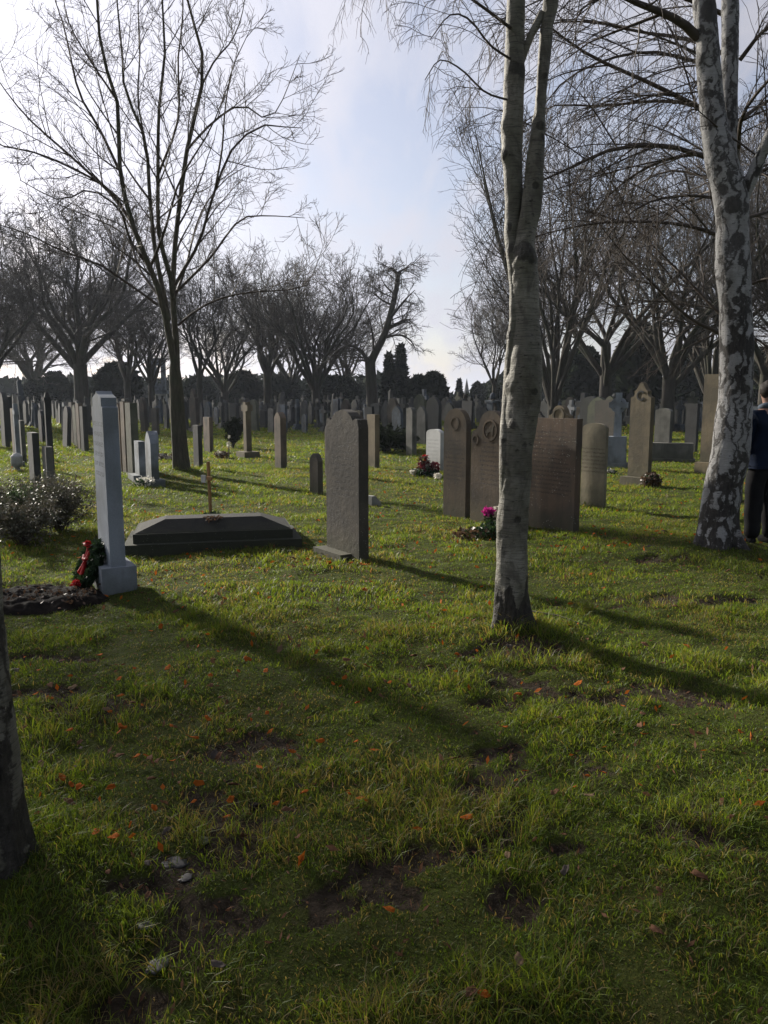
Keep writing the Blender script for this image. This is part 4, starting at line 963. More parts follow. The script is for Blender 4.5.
# wreath leaning on the monument
wx,wy=G(86,592)[:2]; wx+=.02; wy+=.12
root=empty('wreath',(wx,wy,gzf(wx,wy)),R(-54),label='green leaf wreath with red ribbon and poppies leaning against the pale monument',cat='wreath')
tl=R(24); rng=np.random.default_rng(6); nn_=1300
a=rng.random(nn_)*2*np.pi; b_=rng.random(nn_)*2*np.pi; r0=.14; r1_=.05*np.sqrt(rng.random(nn_))
lx=np.cos(a)*(r0+r1_*np.cos(b_)); lz=np.sin(a)*(r0+r1_*np.cos(b_))*1.15; ly=r1_*np.sin(b_)
def tilt(P): 
    P=np.asarray(P,float); x_,y_,z_=P.T; z_=z_+.24
    return np.stack([x_,y_*math.cos(tl)+z_*math.sin(tl)-.12,z_*math.cos(tl)-y_*math.sin(tl)],1)
V,q=leaf_cards(tilt(np.stack([lx,ly,lz],1)),.045,rng,1.8); mk('foliage_ring',V,[q],M['green_leaf'],root,smooth=False)
P=np.array([[[-.03,-.05,.13],[.0,-.05,.06],[.02,-.045,-.02],[.05,-.05,-.10]],[[.05,-.05,.12],[.04,-.055,.05],[.0,-.05,-.03],[-.04,-.05,-.09]],[[-.06,-.05,.06],[-.02,-.06,.03],[.03,-.06,.03],[.07,-.05,.06]]])
V,q=tubes(np.stack([tilt(p) for p in P]),np.full((3,4),.016),5); mk('ribbon',V,[q],M['red_petal'],root)
for (cx_,cz_) in ((.09,-.17),(.05,-.2),(-.02,.16)):
    V,q=blob_cards(tilt([[cx_,-.075,cz_]])[0],.035,60,.03,rng,.6); mk('poppy',V,[q],M['red_petal'],root,smooth=False)
# ---- shrubs at left --------------------------------------------
def shrub(px,py,rad,H,n_,s,label,mt='shrubleaf',stems=True,seed=0,name='shrub',loc=None,group=None,loose=1.,cat='shrub',cmap=(0,1)):
    x,y=loc if loc else G(px,py)[:2]; rng=np.random.default_rng(seed+50)
    root=empty(name,(x,y,gzf(x,y)),label=label,cat=cat,group=group)
    ns=int(30*loose)+14; a=rng.random(ns)*2*np.pi; o=rng.random(ns)**.6
    k=np.linspace(0,1,6)[None,:]; ex=np.stack([np.cos(a)*rad*o,np.sin(a)*rad*o],1)
    P=np.zeros((ns,6,3)); P[:,:,0]=ex[:,0:1]*k**1.0*1.+rng.normal(size=(ns,1))*.05*rad; P[:,:,1]=ex[:,1:2]*k; P[:,:,2]=-.02+H*np.sqrt(np.clip(1.05-o**2*.6,0,1))[:,None]*k**.8*rng.uniform(.7,1.08,(ns,1))
    P[:,1:-1]+=rng.normal(size=(ns,4,3))*rad*.06
    b1=sprout(P,np.repeat((.006*(1-k)+.0015),ns,0),6,rng,.25,1,(25,65),(.15,.35),4,.15,.05,.6,.0012)
    if stems: V,q=join([tubes(P,np.repeat(.006*(1-k)+.0015,ns,0),4),tubes(*b1,3)]); mk('stems',V,[q],M['twig'],root)
    allp=np.concatenate([b1[0].reshape(-1,3),P[:,2:].reshape(-1,3)]); ii=rng.integers(0,len(allp),n_); LPp=allp[ii]+rng.normal(size=(n_,3))*rad*.07; LPp[:,2]=np.maximum(LPp[:,2],.01)
    V,q=leaf_cards(LPp,s,rng,1.9); c=np.repeat(rng.uniform(cmap[0],cmap[1],n_),4); mk('foliage',V,[q],M[mt],root,smooth=False,attrs={'col':c}); return root
shrub(60,530,.44,.62,4200,.026,'twiggy shrub with shiny small leaves, right half of the flower bed by the white monument',seed=1)
shrub(22,543,.46,.55,4200,.026,'twiggy shrub with shiny small leaves, left half of the flower bed at the left edge',seed=2)
shrub(-12,528,.5,.6,2600,.026,'shiny-leaved shrub cut off by the left edge of the photo',seed=3)
shrub(40,512,.6,.55,3200,.026,'shiny-leaved shrub at the back of the flower bed, before the dark pillar',seed=4)
shrub(24,530,.24,.55,2600,.03,'soft feathery green plant rising among the shiny-leaved shrubs',mt='fern',seed=5,stems=False)
shrub(3,515,.5,.35,2600,.03,'low grey-green plant behind the shrubs at the left edge',mt='fern',seed=6,stems=False)
# low hedge near (380-420,450)
shrub(388,452,.95,.75,2600,.09,'low dark leafless bush right of the slim square-topped headstone',mt='ever',seed=7)
shrub(402,450,.6,.5,1200,.08,'low dark bush directly left of the tall grey headstone',mt='ever',seed=8)
shrub(233,448,.32,1.0,2400,.07,'small dark rounded conifer left of the brown cross',mt='ever',seed=9)
# ---- memorial chapel front ------------------------------------
x,y=PT_(160,88); root=empty('chapel_front',(x,y,0),R(8),label='grey gabled memorial with arched opening and a blue-white panel, behind the tall lawn tree',cat='building')
px2m=88/F
def H_(py): return (400-py)*px2m+1.6
w2=6.2*px2m
bm=bmesh.new(); 
o=[(-w2,-.2),(w2,-.2),(w2,H_(362)),(-w2,H_(362))]
bm_box(bm,-w2,-w2*.38,-.5,.5,H_(394),H_(361)); bm_box(bm,w2*.38,w2,-.5,.5,H_(394),H_(361)); bm_box(bm,-w2*.38,w2*.38,-.49,.49,H_(366.5),H_(361)); bm_box(bm,-w2*.38,w2*.38,-.49,.49,H_(394),H_(384)); bmobj('upper_wall',bm,M['blue'],root,bev=.03)
bm=bmesh.new(); bm_box(bm,-w2*1.5,w2*1.5,-1.2,1.2,-.3,H_(402.5)); bm_box(bm,-w2*1.25,w2*1.25,-.9,.9,H_(394),H_(390.6)); bmobj('lower_wall',bm,M['blue'],root,bev=.03)
bm=bmesh.new(); bm_box(bm,-w2*1.05,w2*1.05,-.7,.7,H_(402.5),H_(393.9)); bmobj('pale_panel',bm,M['pale'],root)  # panel in plain pale stone, set against the blue-grey walls
bm=bmesh.new(); bm_box(bm,-w2*1.15,w2*1.15,-.65,.65,H_(361),H_(359.5)); bmobj('coping',bm,M['blue'],root,bev=.02)
# ---- church spire on the skyline --------------------------------
x,y=PT_(466.5,210); root=empty('church',(x,y,0),label='tiny far church spire on the skyline left of the central birch',cat='church')
bm=bmesh.new(); bm_box(bm,-.8,.8,-.8,.8,-.3,2.9); bmobj('tower',bm,M['dgrey'],root)
bm=bmesh.new(); bmesh.ops.create_cone(bm,cap_ends=True,segments=8,radius1=.85,radius2=.04,depth=4.4,matrix=Matrix.Translation((0,0,2.85+2.2))); bmobj('spire',bm,M['dgrey'],root)
bm=bmesh.new(); bm_prism(bm,[(-7,-.3),(-.85,-.3),(-.85,2.2),(-7,2.2)],-2,2); bmobj('nave',bm,M['dgrey'],root)
# ------------------------------------------------------------------ far headstones (copied)
FM={'grey':stone_mat('far_grey_stone',(.10,.10,.094),(.06,.06,.056)),'brown':stone_mat('far_brown_stone',(.09,.072,.055),(.06,.05,.04)),'tan':stone_mat('far_tan_stone',(.17,.135,.09),(.11,.09,.06)),
 'dgrey':stone_mat('far_dark_stone',(.045,.047,.05),(.03,.03,.032)),'blue':stone_mat('far_blue_stone',(.10,.122,.15),(.07,.084,.105)),'pale':stone_mat('far_pale_stone',(.34,.35,.35),(.24,.24,.24)),'green':stone_mat('far_mossy_stone',(.09,.10,.06),(.11,.11,.08))}
def proto_far(kind,mt):
    root=bpy.data.objects.new('headstone',None); parts=[]
    if kind=='cross':
        bm=bmesh.new(); bm_prism(bm,[(a,max(b_,-.02)+.3) for a,b_ in cross_outline(.17,1.3,.56,.93)],-.08,.08); parts.append(('cross',bm)); bm=bmesh.new(); bm_box(bm,-.33,.33,-.26,.26,-.15,.16,.94,.94); bm_box(bm,-.23,.23,-.18,.18,.158,.31,.94,.94); parts.append(('plinth',bm))
    elif kind=='celtic':
        bm=bmesh.new(); bm_prism(bm,[(a,max(b_,-.02)+.5) for a,b_ in cross_outline(.18,1.5,.6,1.05)],-.08,.08); parts.append(('cross',bm)); bm=bmesh.new(); ring_bm(bm,0,1.55,.22,.08,-.05,.05,16); parts.append(('ring',bm)); bm=bmesh.new(); bm_box(bm,-.36,.36,-.3,.3,-.15,.5,.72,.72); parts.append(('plinth',bm))
    elif kind=='obelisk':
        bm=bmesh.new(); bm_box(bm,-.17,.17,-.17,.17,.5,2.25,.6,.6); bm_box(bm,-.10,.10,-.10,.10,2.249,2.42,.05,.05); parts.append(('shaft',bm)); bm=bmesh.new(); bm_box(bm,-.34,.34,-.34,.34,-.15,.22); bm_box(bm,-.26,.26,-.26,.26,.218,.5,.9,.9); parts.append(('plinth',bm))
    elif kind=='urn':
        bm=bmesh.new(); bm_box(bm,-.24,.24,-.24,.24,.3,1.35,.85,.85); bm_box(bm,-.27,.27,-.27,.27,1.349,1.45); parts.append(('pedestal',bm)); bm=bmesh.new(); bmesh.ops.create_uvsphere(bm,u_segments=12,v_segments=8,radius=.16,matrix=Matrix.Translation((0,0,1.63))@Matrix.Diagonal((1,1,1.2,1))); bm_box(bm,-.07,.07,-.07,.07,1.449,1.52); parts.append(('urn',bm)); bm=bmesh.new(); bm_box(bm,-.34,.34,-.34,.34,-.15,.31); parts.append(('plinth',bm))
    else:
        w,h={'round':(.66,1.35),'point':(.68,1.55),'flat':(.7,1.3),'ogee':(.72,1.5),'shoulder':(.7,1.45),'crest':(.62,1.75),'seg':(.75,1.2),'trefoil':(.66,1.55)}[kind]
        bm=bmesh.new(); bm_prism(bm,outline(kind,w,h),-.065,.065); parts.append(('slab',bm))
        if kind in('seg','ogee','crest'): bm=bmesh.new(); bm_box(bm,-w*.62,w*.62,-.17,.17,-.15,.16,.96,.9); parts.append(('plinth',bm))
    mesh=[]
    for nm,bm in parts:
        bmesh.ops.recalc_face_normals(bm,faces=bm.faces[:]); me=bpy.data.meshes.new(nm); bm.to_mesh(me); bm.free(); me.materials.append(FM[mt]); mesh.append((nm,me))
    return mesh
DESC={'round':'round-topped headstone','point':'pointed headstone','flat':'flat-topped headstone','ogee':'scalloped headstone on a low base','shoulder':'shouldered headstone','crest':'crested tall headstone','seg':'wide low curved headstone','trefoil':'lobed-top headstone','cross':'stone cross on stepped base','celtic':'ringed high cross','obelisk':'tall obelisk','urn':'pedestal topped with an urn'}
MCOL={'grey':'weathered grey','brown':'brown','dgrey':'dark','tan':'tan','blue':'bluish grey','pale':'white','green':'mossy'}
kinds=['round','point','flat','ogee','shoulder','crest','seg','trefoil','cross','celtic','obelisk','urn']; kp_=[.16,.13,.13,.09,.09,.06,.05,.06,.11,.05,.04,.03]
mats=['grey','brown','dgrey','tan','blue','pale','green']; mp=[.33,.14,.25,.03,.14,.03,.08]
PF={}
rng=np.random.default_rng(42)
nv=np.array([math.sin(YAW),-math.cos(YAW)]); tv=np.array([math.cos(YAW),math.sin(YAW)])
occ=[]
def zone(px):
    if px<60: return 'at the far left edge'
    if px<150: return 'behind the tall white monument'
    if px<230: return 'beyond the tall lawn tree'
    if px<345: return 'left of the crooked tree'
    if px<430: return 'in the rows under the crooked tree'
    if px<505: return 'in the rows below the church spire'
    if px<620: return 'right of the central birch'
    return 'near the white birch'
def far_stone(x,y,kind,mt,s,yaw,lab=None):
    if (kind,mt) not in PF: PF[(kind,mt)]=proto_far(kind,mt)
    px=pxof(x,y); z=zone(px); 
    root=bpy.data.objects.new('stone_cross' if kind in('cross','celtic') else 'obelisk' if kind=='obelisk' else 'urn_pedestal' if kind=='urn' else 'headstone',None)
    root.location=(x,y,gzf(x,y)); root.rotation_euler=(rng.normal()*.03,rng.normal()*.035,yaw); root.scale=s; link(root)
    depth='nearer' if y<34 else ('mid-distance' if y<50 else 'far')
    tag(root,lab or f'{MCOL[mt]} {DESC[kind]} {z}, {depth}','cross' if kind in('cross','celtic') else 'monument' if kind in ('obelisk','urn') else 'headstone',f'{depth} {MCOL[mt]} {kind} stones {z}' if not lab else None)
    for nm,me in PF[(kind,mt)]:
        o=bpy.data.objects.new(nm,me); link(o,root)
cnt=0; cands=[]
for i in range(-60,61):
    for j in range(-70,71):
        c=np.array([0,45.])+nv*(i*2.7+rng.normal()*.12)+tv*(j*1.45+rng.normal()*.15)
        x,y=c
        if y<21 or y>88 or abs(x)>.56*y+1.5: continue
        px=pxof(x,y)
        if px<-30 or px>800: continue
        # open lawn limits (nearest distance where rows begin, by direction)
        lim=np.interp(px,[-30,8,30,62,100,140,180,215,240,300,340,372,400,440,480,540,600,650,690,720,800],[24,24,36,30,31,32,38,30,34,38,36,34,29,27,23,22,21,23,22,24,22])
        if y<lim: continue
        pk=.62 if y<45 else .85
        if 620<px and y<40: pk=.4
        if 190<px<345 and y<45: pk=.30
        cands.append((x,y,px,pk))
rng.shuffle(cands)
cands=[c for c in cands if rng.random()<c[3]*min(1,(c[1]/45.)**.0)]
# keep the ones that show largest: thin far rows
keep=[]
for c in cands:
    p=1. if c[1]<48 else (.62 if c[1]<62 else .42)
    if rng.random()<p: keep.append(c)
print('far stones',len(keep))
keep=sorted(keep,key=lambda c:c[1])[:330]
for (x,y,px,pk) in keep:
    k=kinds[rng.choice(len(kinds),p=np.array(kp_)/sum(kp_))]; mt=mats[rng.choice(len(mats),p=np.array(mp)/sum(mp))]
    if k in('obelisk','celtic','urn') and y<50: k='round'
    if k in('cross','celtic','obelisk') and mt in('brown',): mt='grey'
    sv=rng.uniform(.82,1.22); far_stone(x,y,k,mt,(sv*rng.uniform(.85,1.1),sv,sv*rng.uniform(.85,1.1)),YAW+rng.normal()*.06)
# tall stones that break the skyline (placed where the photo shows them)
SKY=[(24,'obelisk','blue',50,378,'tall slim bluish obelisk at far left in front of the dark hedge'),(391,'obelisk','grey',48,389,'tall pale obelisk right of the crooked tree trunk'),(424,'celtic','blue',46,389,'tall bluish high cross between the dark evergreens'),
 (304,'round','blue',38,414,'bluish round-topped stone alone left of the lone brown headstone'),(436,'celtic','grey',40,398,'high cross just above the small white headstone'),(493,'urn','blue',42,392,'bluish pedestal with urn directly left of the birch trunk'),
 (470,'cross','grey',44,397,'grey cross above the medallion headstone'),(584,'cross','dgrey',30,393,'dark tall cross left of the ringed high cross'),(592,'round','dgrey',26,396,'dark round-topped headstone left of the ringed high cross'),
 (680,'celtic','blue',40,400,'pale slim cross between the dark slab and the pointed headstone'),(285,'cross','grey',45,401,'grey cross in the rows right of the brown pointed slab'),(608,'flat','brown',24,400,'tan flat slab directly behind the ringed high cross'),
 (8,'flat','dgrey',30,396,'dark flat slab with cap at the left edge'),(3,'point','dgrey',27,392,'dark pointed slab cut by the left edge'),(571,'celtic','pale',34,400,'pale ringed cross right above the wide reddish headstone'),(64,'round','dgrey',27,406,'small dark stone on a base left of the four close slabs'),(40,'round','dgrey',30,410,'dark stone above the flower bed left of the square pillar'),
 (237,'cross','dgrey',45,398,'dark cross left of the brown cross on the lawn'),(172,'flat','dgrey',28,428,'small dark slab immediately left of the tall lawn tree trunk')]
HT={'round':1.35,'point':1.55,'flat':1.3,'cross':1.6,'celtic':2.0,'obelisk':2.42,'urn':1.85}
for (px,k,mt,Y,ty,l) in SKY:
    x,y=PT_(px,Y); h=W(px,ty,Y)[2]; s_=h/HT[k]; sxy=min(s_,1.25); far_stone(x,y,k,mt,(sxy,sxy,s_),YAW,lab=l)
# the hundreds farther back, too small to tell apart, as one mass
tris=[];bm=bmesh.new(); n_=420
for _ in range(n_):
    y=rng.uniform(58,112); x=rng.uniform(-.6,.6)*y; k=rng.choice(['round','flat','point','trefoil']); w=rng.uniform(.5,.8);h=rng.uniform(1.0,1.9)
    start=len(bm.verts)
    if rng.random()<.25: o=cross_outline(.18,h+.4,.6,h*.85+.2)
    else: o=outline(k,w,h)
    b2=bmesh.new(); bm_prism(b2,o,-.08,.08); me=bpy.data.meshes.new('t'); b2.transform(Matrix.Translation((x,y,0))@Matrix.Rotation(YAW,4,'Z')); b2.to_mesh(me); b2.free(); bm.from_mesh(me); bpy.data.meshes.remove(me)
tag(bmobj('distant_headstones',bm,FM['grey']),'mass of distant small headstones below the skyline','headstones',kind='stuff')
# ------------------------------------------------------------------ person
def skin_obj(name,verts,edges,radii,mt,parent,sub=2,root_i=0):
    me=bpy.data.meshes.new(name); me.from_pydata(verts,edges,[]); o=bpy.data.objects.new(name,me); link(o,parent)
    me.materials.append(mt); md_=o.modifiers.new('skin','SKIN'); md_.use_smooth_shade=True
    sv=me.skin_vertices[0].data
    for i,r_ in enumerate(radii): sv[i].radius=r_ if isinstance(r_,tuple) else (r_,r_); sv[i].use_root=(i==root_i)
    s_=o.modifiers.new('sub','SUBSURF'); s_.levels=sub; s_.render_levels=sub
    return o
M['skin']=plain_mat('skin',(.45,.27,.2),(.4,.23,.17),8,.5,0,.4)
M['jacket']=plain_mat('navy_jacket',(.004,.009,.022),(.007,.015,.036),7,.85,.4,.1)
M['collar']=plain_mat('pale_blue_lining',(.09,.12,.16),(.12,.16,.2),30,.8,.2)
M['trouser']=plain_mat('black_trousers',(.005,.005,.006),(.009,.009,.01),9,.8,.5,.2)
M['hair']=plain_mat('dark_hair',(.02,.014,.010),(.04,.028,.02),60,.6,.5,.3)
M['shoe']=plain_mat('black_shoe',(.008,.008,.008),(.014,.014,.014),20,.9,.2,.1)
px_,py_=759,548; x,y=G(px_,py_)[:2]
root=empty('person',(x,y,gzf(x,y)),R(12),label='person in a navy blue jacket with pale collar and black trousers, behind the white birch',cat='person')
# facing +Y (away). x: right
Vv=[(0,0,.93),(0,0,1.08),(0,.01,1.25),(0,.0,1.40),(0,.01,1.50),(0,.02,1.56),(0,.03,1.64),(0,.03,1.70),
 (-.09,0,.90),(-.10,.02,.50),(-.11,-.02,.10),(-.11,.10,.04),
 (.09,0,.90),(.10,.02,.50),(.11,-.02,.10),(.11,.10,.04),
 (-.18,0,1.40),(-.205,.03,1.12),(-.18,.17,.97),(-.17,.22,.95),
 (.18,0,1.40),(.205,.03,1.12),(.18,.17,.97),(.17,.22,.95)]
Ee=[(0,1),(1,2),(2,3),(3,4),(4,5),(5,6),(6,7),(0,8),(8,9),(9,10),(10,11),(0,12),(12,13),(13,14),(14,15),(3,16),(16,17),(17,18),(18,19),(3,20),(20,21),(21,22),(22,23)]
Rr_=[(.13,.09),(.12,.085),(.14,.09),(.12,.08),.05,.062,.078,.065,.08,.055,.032,.02,.08,.055,.032,.02,.055,.042,.03,.034,.055,.042,.03,.034]
body=skin_obj('body',Vv,Ee,Rr_,M['skin'],root)
# fingers + thumb on each hand (curled), part of a hand mesh
def hand(sx):
    vs=[];es=[];rs=[]; base=np.array([.17*sx,.22,.945])
    palm=len(vs); vs.append(tuple(base)); rs.append(.028); vs.append(tuple(base+np.array([0,.035,-.035]))); rs.append(.03); es.append((0,1))
    for k,L_ in enumerate((.062,.072,.068,.052)):
        o=base+np.array([(-.026+.0175*k)*sx,.045,-.05]); i0=len(vs)
        vs+= [tuple(o),tuple(o+np.array([0,L_*.25,-L_*.45])),tuple(o+np.array([0,L_*.2,-L_*.9]))]; rs+=[.0095,.009,.0075]; es+=[(1,i0),(i0,i0+1),(i0+1,i0+2)]
    o=base+np.array([-.03*sx,.01,-.015]); i0=len(vs); vs+=[tuple(o),tuple(o+np.array([-.018*sx,.03,-.02])),tuple(o+np.array([-.018*sx,.05,-.045]))]; rs+=[.012,.011,.009]; es+=[(0,i0),(i0,i0+1),(i0+1,i0+2)]
    return skin_obj('hand',vs,es,rs,M['skin'],root,1)
hand(-1);hand(1)
# face: nose, eyes, ears live on the head front (+Y)
bm=bmesh.new()
bmesh.ops.create_uvsphere(bm,u_segments=10,v_segments=8,radius=.014,matrix=Matrix.Translation((0,.118,1.625))@Matrix.Diagonal((.8,1.3,1.5,1)))
for sx in(-1,1): bmesh.ops.create_uvsphere(bm,u_segments=10,v_segments=8,radius=.02,matrix=Matrix.Translation((.078*sx,.03,1.63))@Matrix.Diagonal((.45,.8,1.5,1)))
bmobj('nose_and_ears',bm,M['skin'],root,smooth=True)
bm=bmesh.new()
for sx in(-1,1): bmesh.ops.create_uvsphere(bm,u_segments=8,v_segments=6,radius=.009,matrix=Matrix.Translation((.03*sx,.1,1.65)))
bmobj('eyes',bm,M['hair'],root,smooth=True)
J=[(0,0,.86),(0,0,1.0),(0,.0,1.20),(0,.0,1.37),(0,.01,1.45),(-.165,-.0,1.385),(-.21,.03,1.12),(-.185,.16,.985),(.165,-.0,1.385),(.21,.03,1.12),(.185,.16,.985)]
JE=[(0,1),(1,2),(2,3),(3,4),(3,5),(5,6),(6,7),(3,8),(8,9),(9,10)]
JR=[(.20,.15),(.20,.145),(.195,.14),(.165,.12),(.085,.08),.085,.068,.052,.085,.068,.052]
j=skin_obj('jacket',J,JE,JR,M['jacket'],root,2,1)
def disp(o,strength,scale):
    t=bpy.data.textures.new('folds','CLOUDS'); t.noise_scale=scale; d_=o.modifiers.new('folds','DISPLACE'); d_.texture=t; d_.strength=strength; d_.mid_level=.5; d_.texture_coords='LOCAL'
disp(j,.05,.12)
T_=[(0,0,.95),(0,0,.88),(-.095,0,.80),(-.10,.015,.50),(-.11,-.02,.05),(.095,0,.80),(.10,.015,.50),(.11,-.02,.05)]
t_=skin_obj('trousers',T_,[(0,1),(1,2),(2,3),(3,4),(1,5),(5,6),(6,7)],[(.15,.12),(.17,.135),.115,.098,.082,.115,.098,.082],M['trouser'],root); disp(t_,.03,.1)
for sx in(-1,1): skin_obj('shoe',[(.11*sx,-.06,.045),(.11*sx,.05,.05),(.12*sx,.17,.035)],[(0,1),(1,2)],[.042,.05,.038],M['shoe'],root,2)
bm=bmesh.new(); bmesh.ops.create_uvsphere(bm,u_segments=24,v_segments=16,radius=.104,matrix=Matrix.Translation((0,.005,1.662))@Matrix.Diagonal((.95,1.05,1.0,1)))
for v_ in bm.verts:
    nz=fbm3(np.array([v_.co.x]),np.array([v_.co.y]),np.array([v_.co.z]),40.,2,1)[0]-.5; v_.co+=(v_.co-Vector((0,.012,1.66))).normalized()*nz*.03
bmesh.ops.delete(bm,geom=[v_ for v_ in bm.verts if (v_.co.y>.055 and v_.co.z<1.70) or v_.co.z<1.55],context='VERTS'); bmobj('hair',bm,M['hair'],root,smooth=True)
V,q=tubes(np.array([[[.075*math.cos(a),.015+.07*math.sin(a)-.01,1.485+.012*math.sin(a*2)] for a in np.linspace(0,2*math.pi,15)]]),np.full((1,15),.034),8); mk('collar',V,[q],M['collar'],root)
# ------------------------------------------------------------------ fallen leaves
def leaf_mat(n_,a,b_): M[n_]=plain_mat(n_,a,b_,60,.85,.3,.1,.25)
leaf_mat('leaf_orange',(.42,.12,.012),(.24,.06,.012)); leaf_mat('leaf_brown',(.17,.09,.05),(.10,.05,.03)); leaf_mat('leaf_pale',(.22,.15,.09),(.14,.095,.055)); leaf_mat('leaf_grey',(.12,.10,.085),(.07,.058,.048))
def leaf_mesh(seed,mt):
    rng=np.random.default_rng(seed); n_=15; V=[(0,0,.006)]
    for r_,k in ((.5,0),(1.,1)):
        for i in range(n_):
            a=2*math.pi*i/n_; rad=r_*(.85+.15*math.cos(a))*(1+(.12*math.cos(5*a+seed) if k else 0)+rng.uniform(-.06,.06))
            x_=rad*math.cos(a)*.5; y_=rad*math.sin(a)*.29; V.append((x_,y_,.05+.22*abs(y_)**1.2*2*r_+.25*x_*x_+rng.normal()*.015+.05*math.sin(a*2+seed)))
    V=np.array(V); V[0,2]=.04; Vt=V.copy(); V2=V.copy(); V2[:,2]-=.012
    t=[(0,1+i,1+(i+1)%n_) for i in range(n_)]; q=[(1+i,1+n_+i,1+n_+(i+1)%n_,1+(i+1)%n_) for i in range(n_)]; N0=len(V)
    t2=[(c+N0,b_+N0,a+N0) for a,b_,c in t]; q2=[(d+N0,c+N0,b_+N0,a+N0) for a,b_,c,d in q]; qs=[(1+n_+i,1+n_+i+N0,1+n_+(i+1)%n_+N0,1+n_+(i+1)%n_) for i in range(n_)]
    o=mk('fallen_leaf',np.concatenate([V,V2]),[np.array(t+t2),np.array(q+q2+qs)],M[mt]); return o
LM={}
for ci,c in enumerate(('leaf_orange','leaf_brown','leaf_pale','leaf_grey')):
    for k in range(3):
        o=leaf_mesh(ci*3+k,c); LM[(c,k)]=o.data; bpy.data.objects.remove(o)
def put_leaf(x,y,s,c,k,label,group=None,rng=np.random.default_rng(1)):
    o=bpy.data.objects.new('fallen_leaf',LM[(c,k)]); link(o); o.location=(x,y,gzf(x,y)+s*.15+.02*rng.random()+.022); o.scale=(s,s,s); o.rotation_euler=(rng.normal()*.3,rng.normal()*.3,rng.random()*6.28); tag(o,label,'leaf',group); return o
spec=[(482,1014,.042,'leaf_orange','bright orange leaf at the bottom edge of the photo'),(700,896,.07,'leaf_brown','large reddish brown leaf on the grass at lower right'),(590,806,.05,'leaf_pale','pale tan leaf on the muddy strip right of centre'),(390,930,.045,'leaf_orange','red-brown leaf just left of the bottom centre'),
 (519,980,.05,'leaf_pale','tan leaf above the bright orange one near the bottom edge'),(768,786,.07,'leaf_brown','brown leaf at the right edge of the photo'),(508,878,.04,'leaf_pale','small whitish leaf in the mud right of centre'),(566,880,.05,'leaf_grey','dull leaf half buried right of the whitish one'),
 (198,792,.055,'leaf_orange','orange leaf right of the near left trunk, left one of a pair'),(112,800,.05,'leaf_orange','orange leaf lying beside the near left trunk'),(600,565,.05,'leaf_orange','orange-red leaf cluster on grass right of the birch'),(470,1015,.05,'leaf_brown','brown leaf touching the bright orange leaf at the bottom edge'),
 (740,742,.05,'leaf_orange','small orange leaf near the right edge'),(575,590,.05,'leaf_orange','orange leaf right of the birch foot')]
for i,(px,py,s_,c,l) in enumerate(spec): p=G(px,py); put_leaf(p[0],p[1],s_,c,i%3,l)
rng=np.random.default_rng(91); n_=0
names={'leaf_orange':'orange red','leaf_brown':'dark brown','leaf_pale':'pale dry','leaf_grey':'wet greyish'}
clus=[(110,700,.7,.6),(110,700,.7,.5),(130,720,.5,.5),(570,545,.8,.3),(620,540,.7,.3),(140,770,.5,.4),(345,575,.5,.4),(520,545,.9,.35),(650,560,1.,.3),(230,830,.35,.4),(330,690,.9,.8),(560,700,1.,.6)]
while n_<286:
    if rng.random()<.72:
        a=clus[rng.integers(len(clus))]; p=G(a[0],a[1]); x=p[0]+rng.normal()*a[2]; y=p[1]+rng.normal()*a[3]
    else:
        y=rng.uniform(1.9,9); x=rng.uniform(-.6,.6)*y
    if y<1.8: continue
    left=x<0.2*y
    c=rng.choice(['leaf_orange','leaf_brown','leaf_pale','leaf_grey'],p=[.50,.32,.08,.10] if left else [.32,.48,.12,.08])
    where='on the left half of the lawn' if x<0 else 'on the right half of the lawn'; near='near' if y<3.5 else ('middle' if y<6 else 'farther')
    put_leaf(x,y,rng.uniform(.028,.06)*(1 if y<4 else 1.2),c,int(rng.integers(3)),f'{names[c]} fallen leaf {where}, in the {near} grass',f'{names[c]} leaves {where}, {near} grass',rng); n_+=1
P=[];n_=1100; y=rng.uniform(8,19,n_); x=rng.uniform(-.55,.55,n_)*y
k=fbm2(x,y,.9,3,61)>.5; k|=(x>0); x=x[k];y=y[k]; V,q=leaf_cards(np.stack([x,y,gz(x,y)+.03],1),.034,rng,1.5)
tag(mk('distant_leaf_litter',V,[q],M['leaf_orange'],smooth=False),'scattered small orange leaves on the farther lawn','leaves',kind='stuff')
P=[];n_=9000; y=np.sqrt(rng.uniform(3,70,n_)); x=rng.uniform(-.6,.6,n_)*y; mm=mud(x,y); k=rng.random(n_)<mm*.8+.25; x=x[k];y=y[k]; V,q=leaf_cards(np.stack([x,y,gz(x,y)+.014],1),.013,rng,2.4)
tag(mk('leaf_crumbs',V,[q],M['leaf_brown'],smooth=False),'small leaf crumbs and twigs pressed into the mud','litter',kind='stuff')
rng=np.random.default_rng(303)
for mt_,nn_,lab_ in (('leaf_orange',420,'small orange leaf fragments strewn through the nearer grass'),('leaf_brown',520,'small brown leaf fragments strewn through the nearer grass')):
    y=rng.uniform(2.4,9.5,nn_*2); x=rng.uniform(-.6,.6,nn_*2)*y
    k=rng.random(nn_*2)<(.25+.75*sstep(.45,.6,fbm2(x,y,.9,3,404)))*np.where(x<.1*y,1.,.45); x=x[k][:nn_]; y=y[k][:nn_]
    V,q=leaf_cards(np.stack([x,y,gz(x,y)+.03],1),.03,rng,1.5); tag(mk('leaf_fragments',V,[q],M[mt_],smooth=False),lab_,'leaves',kind='stuff')
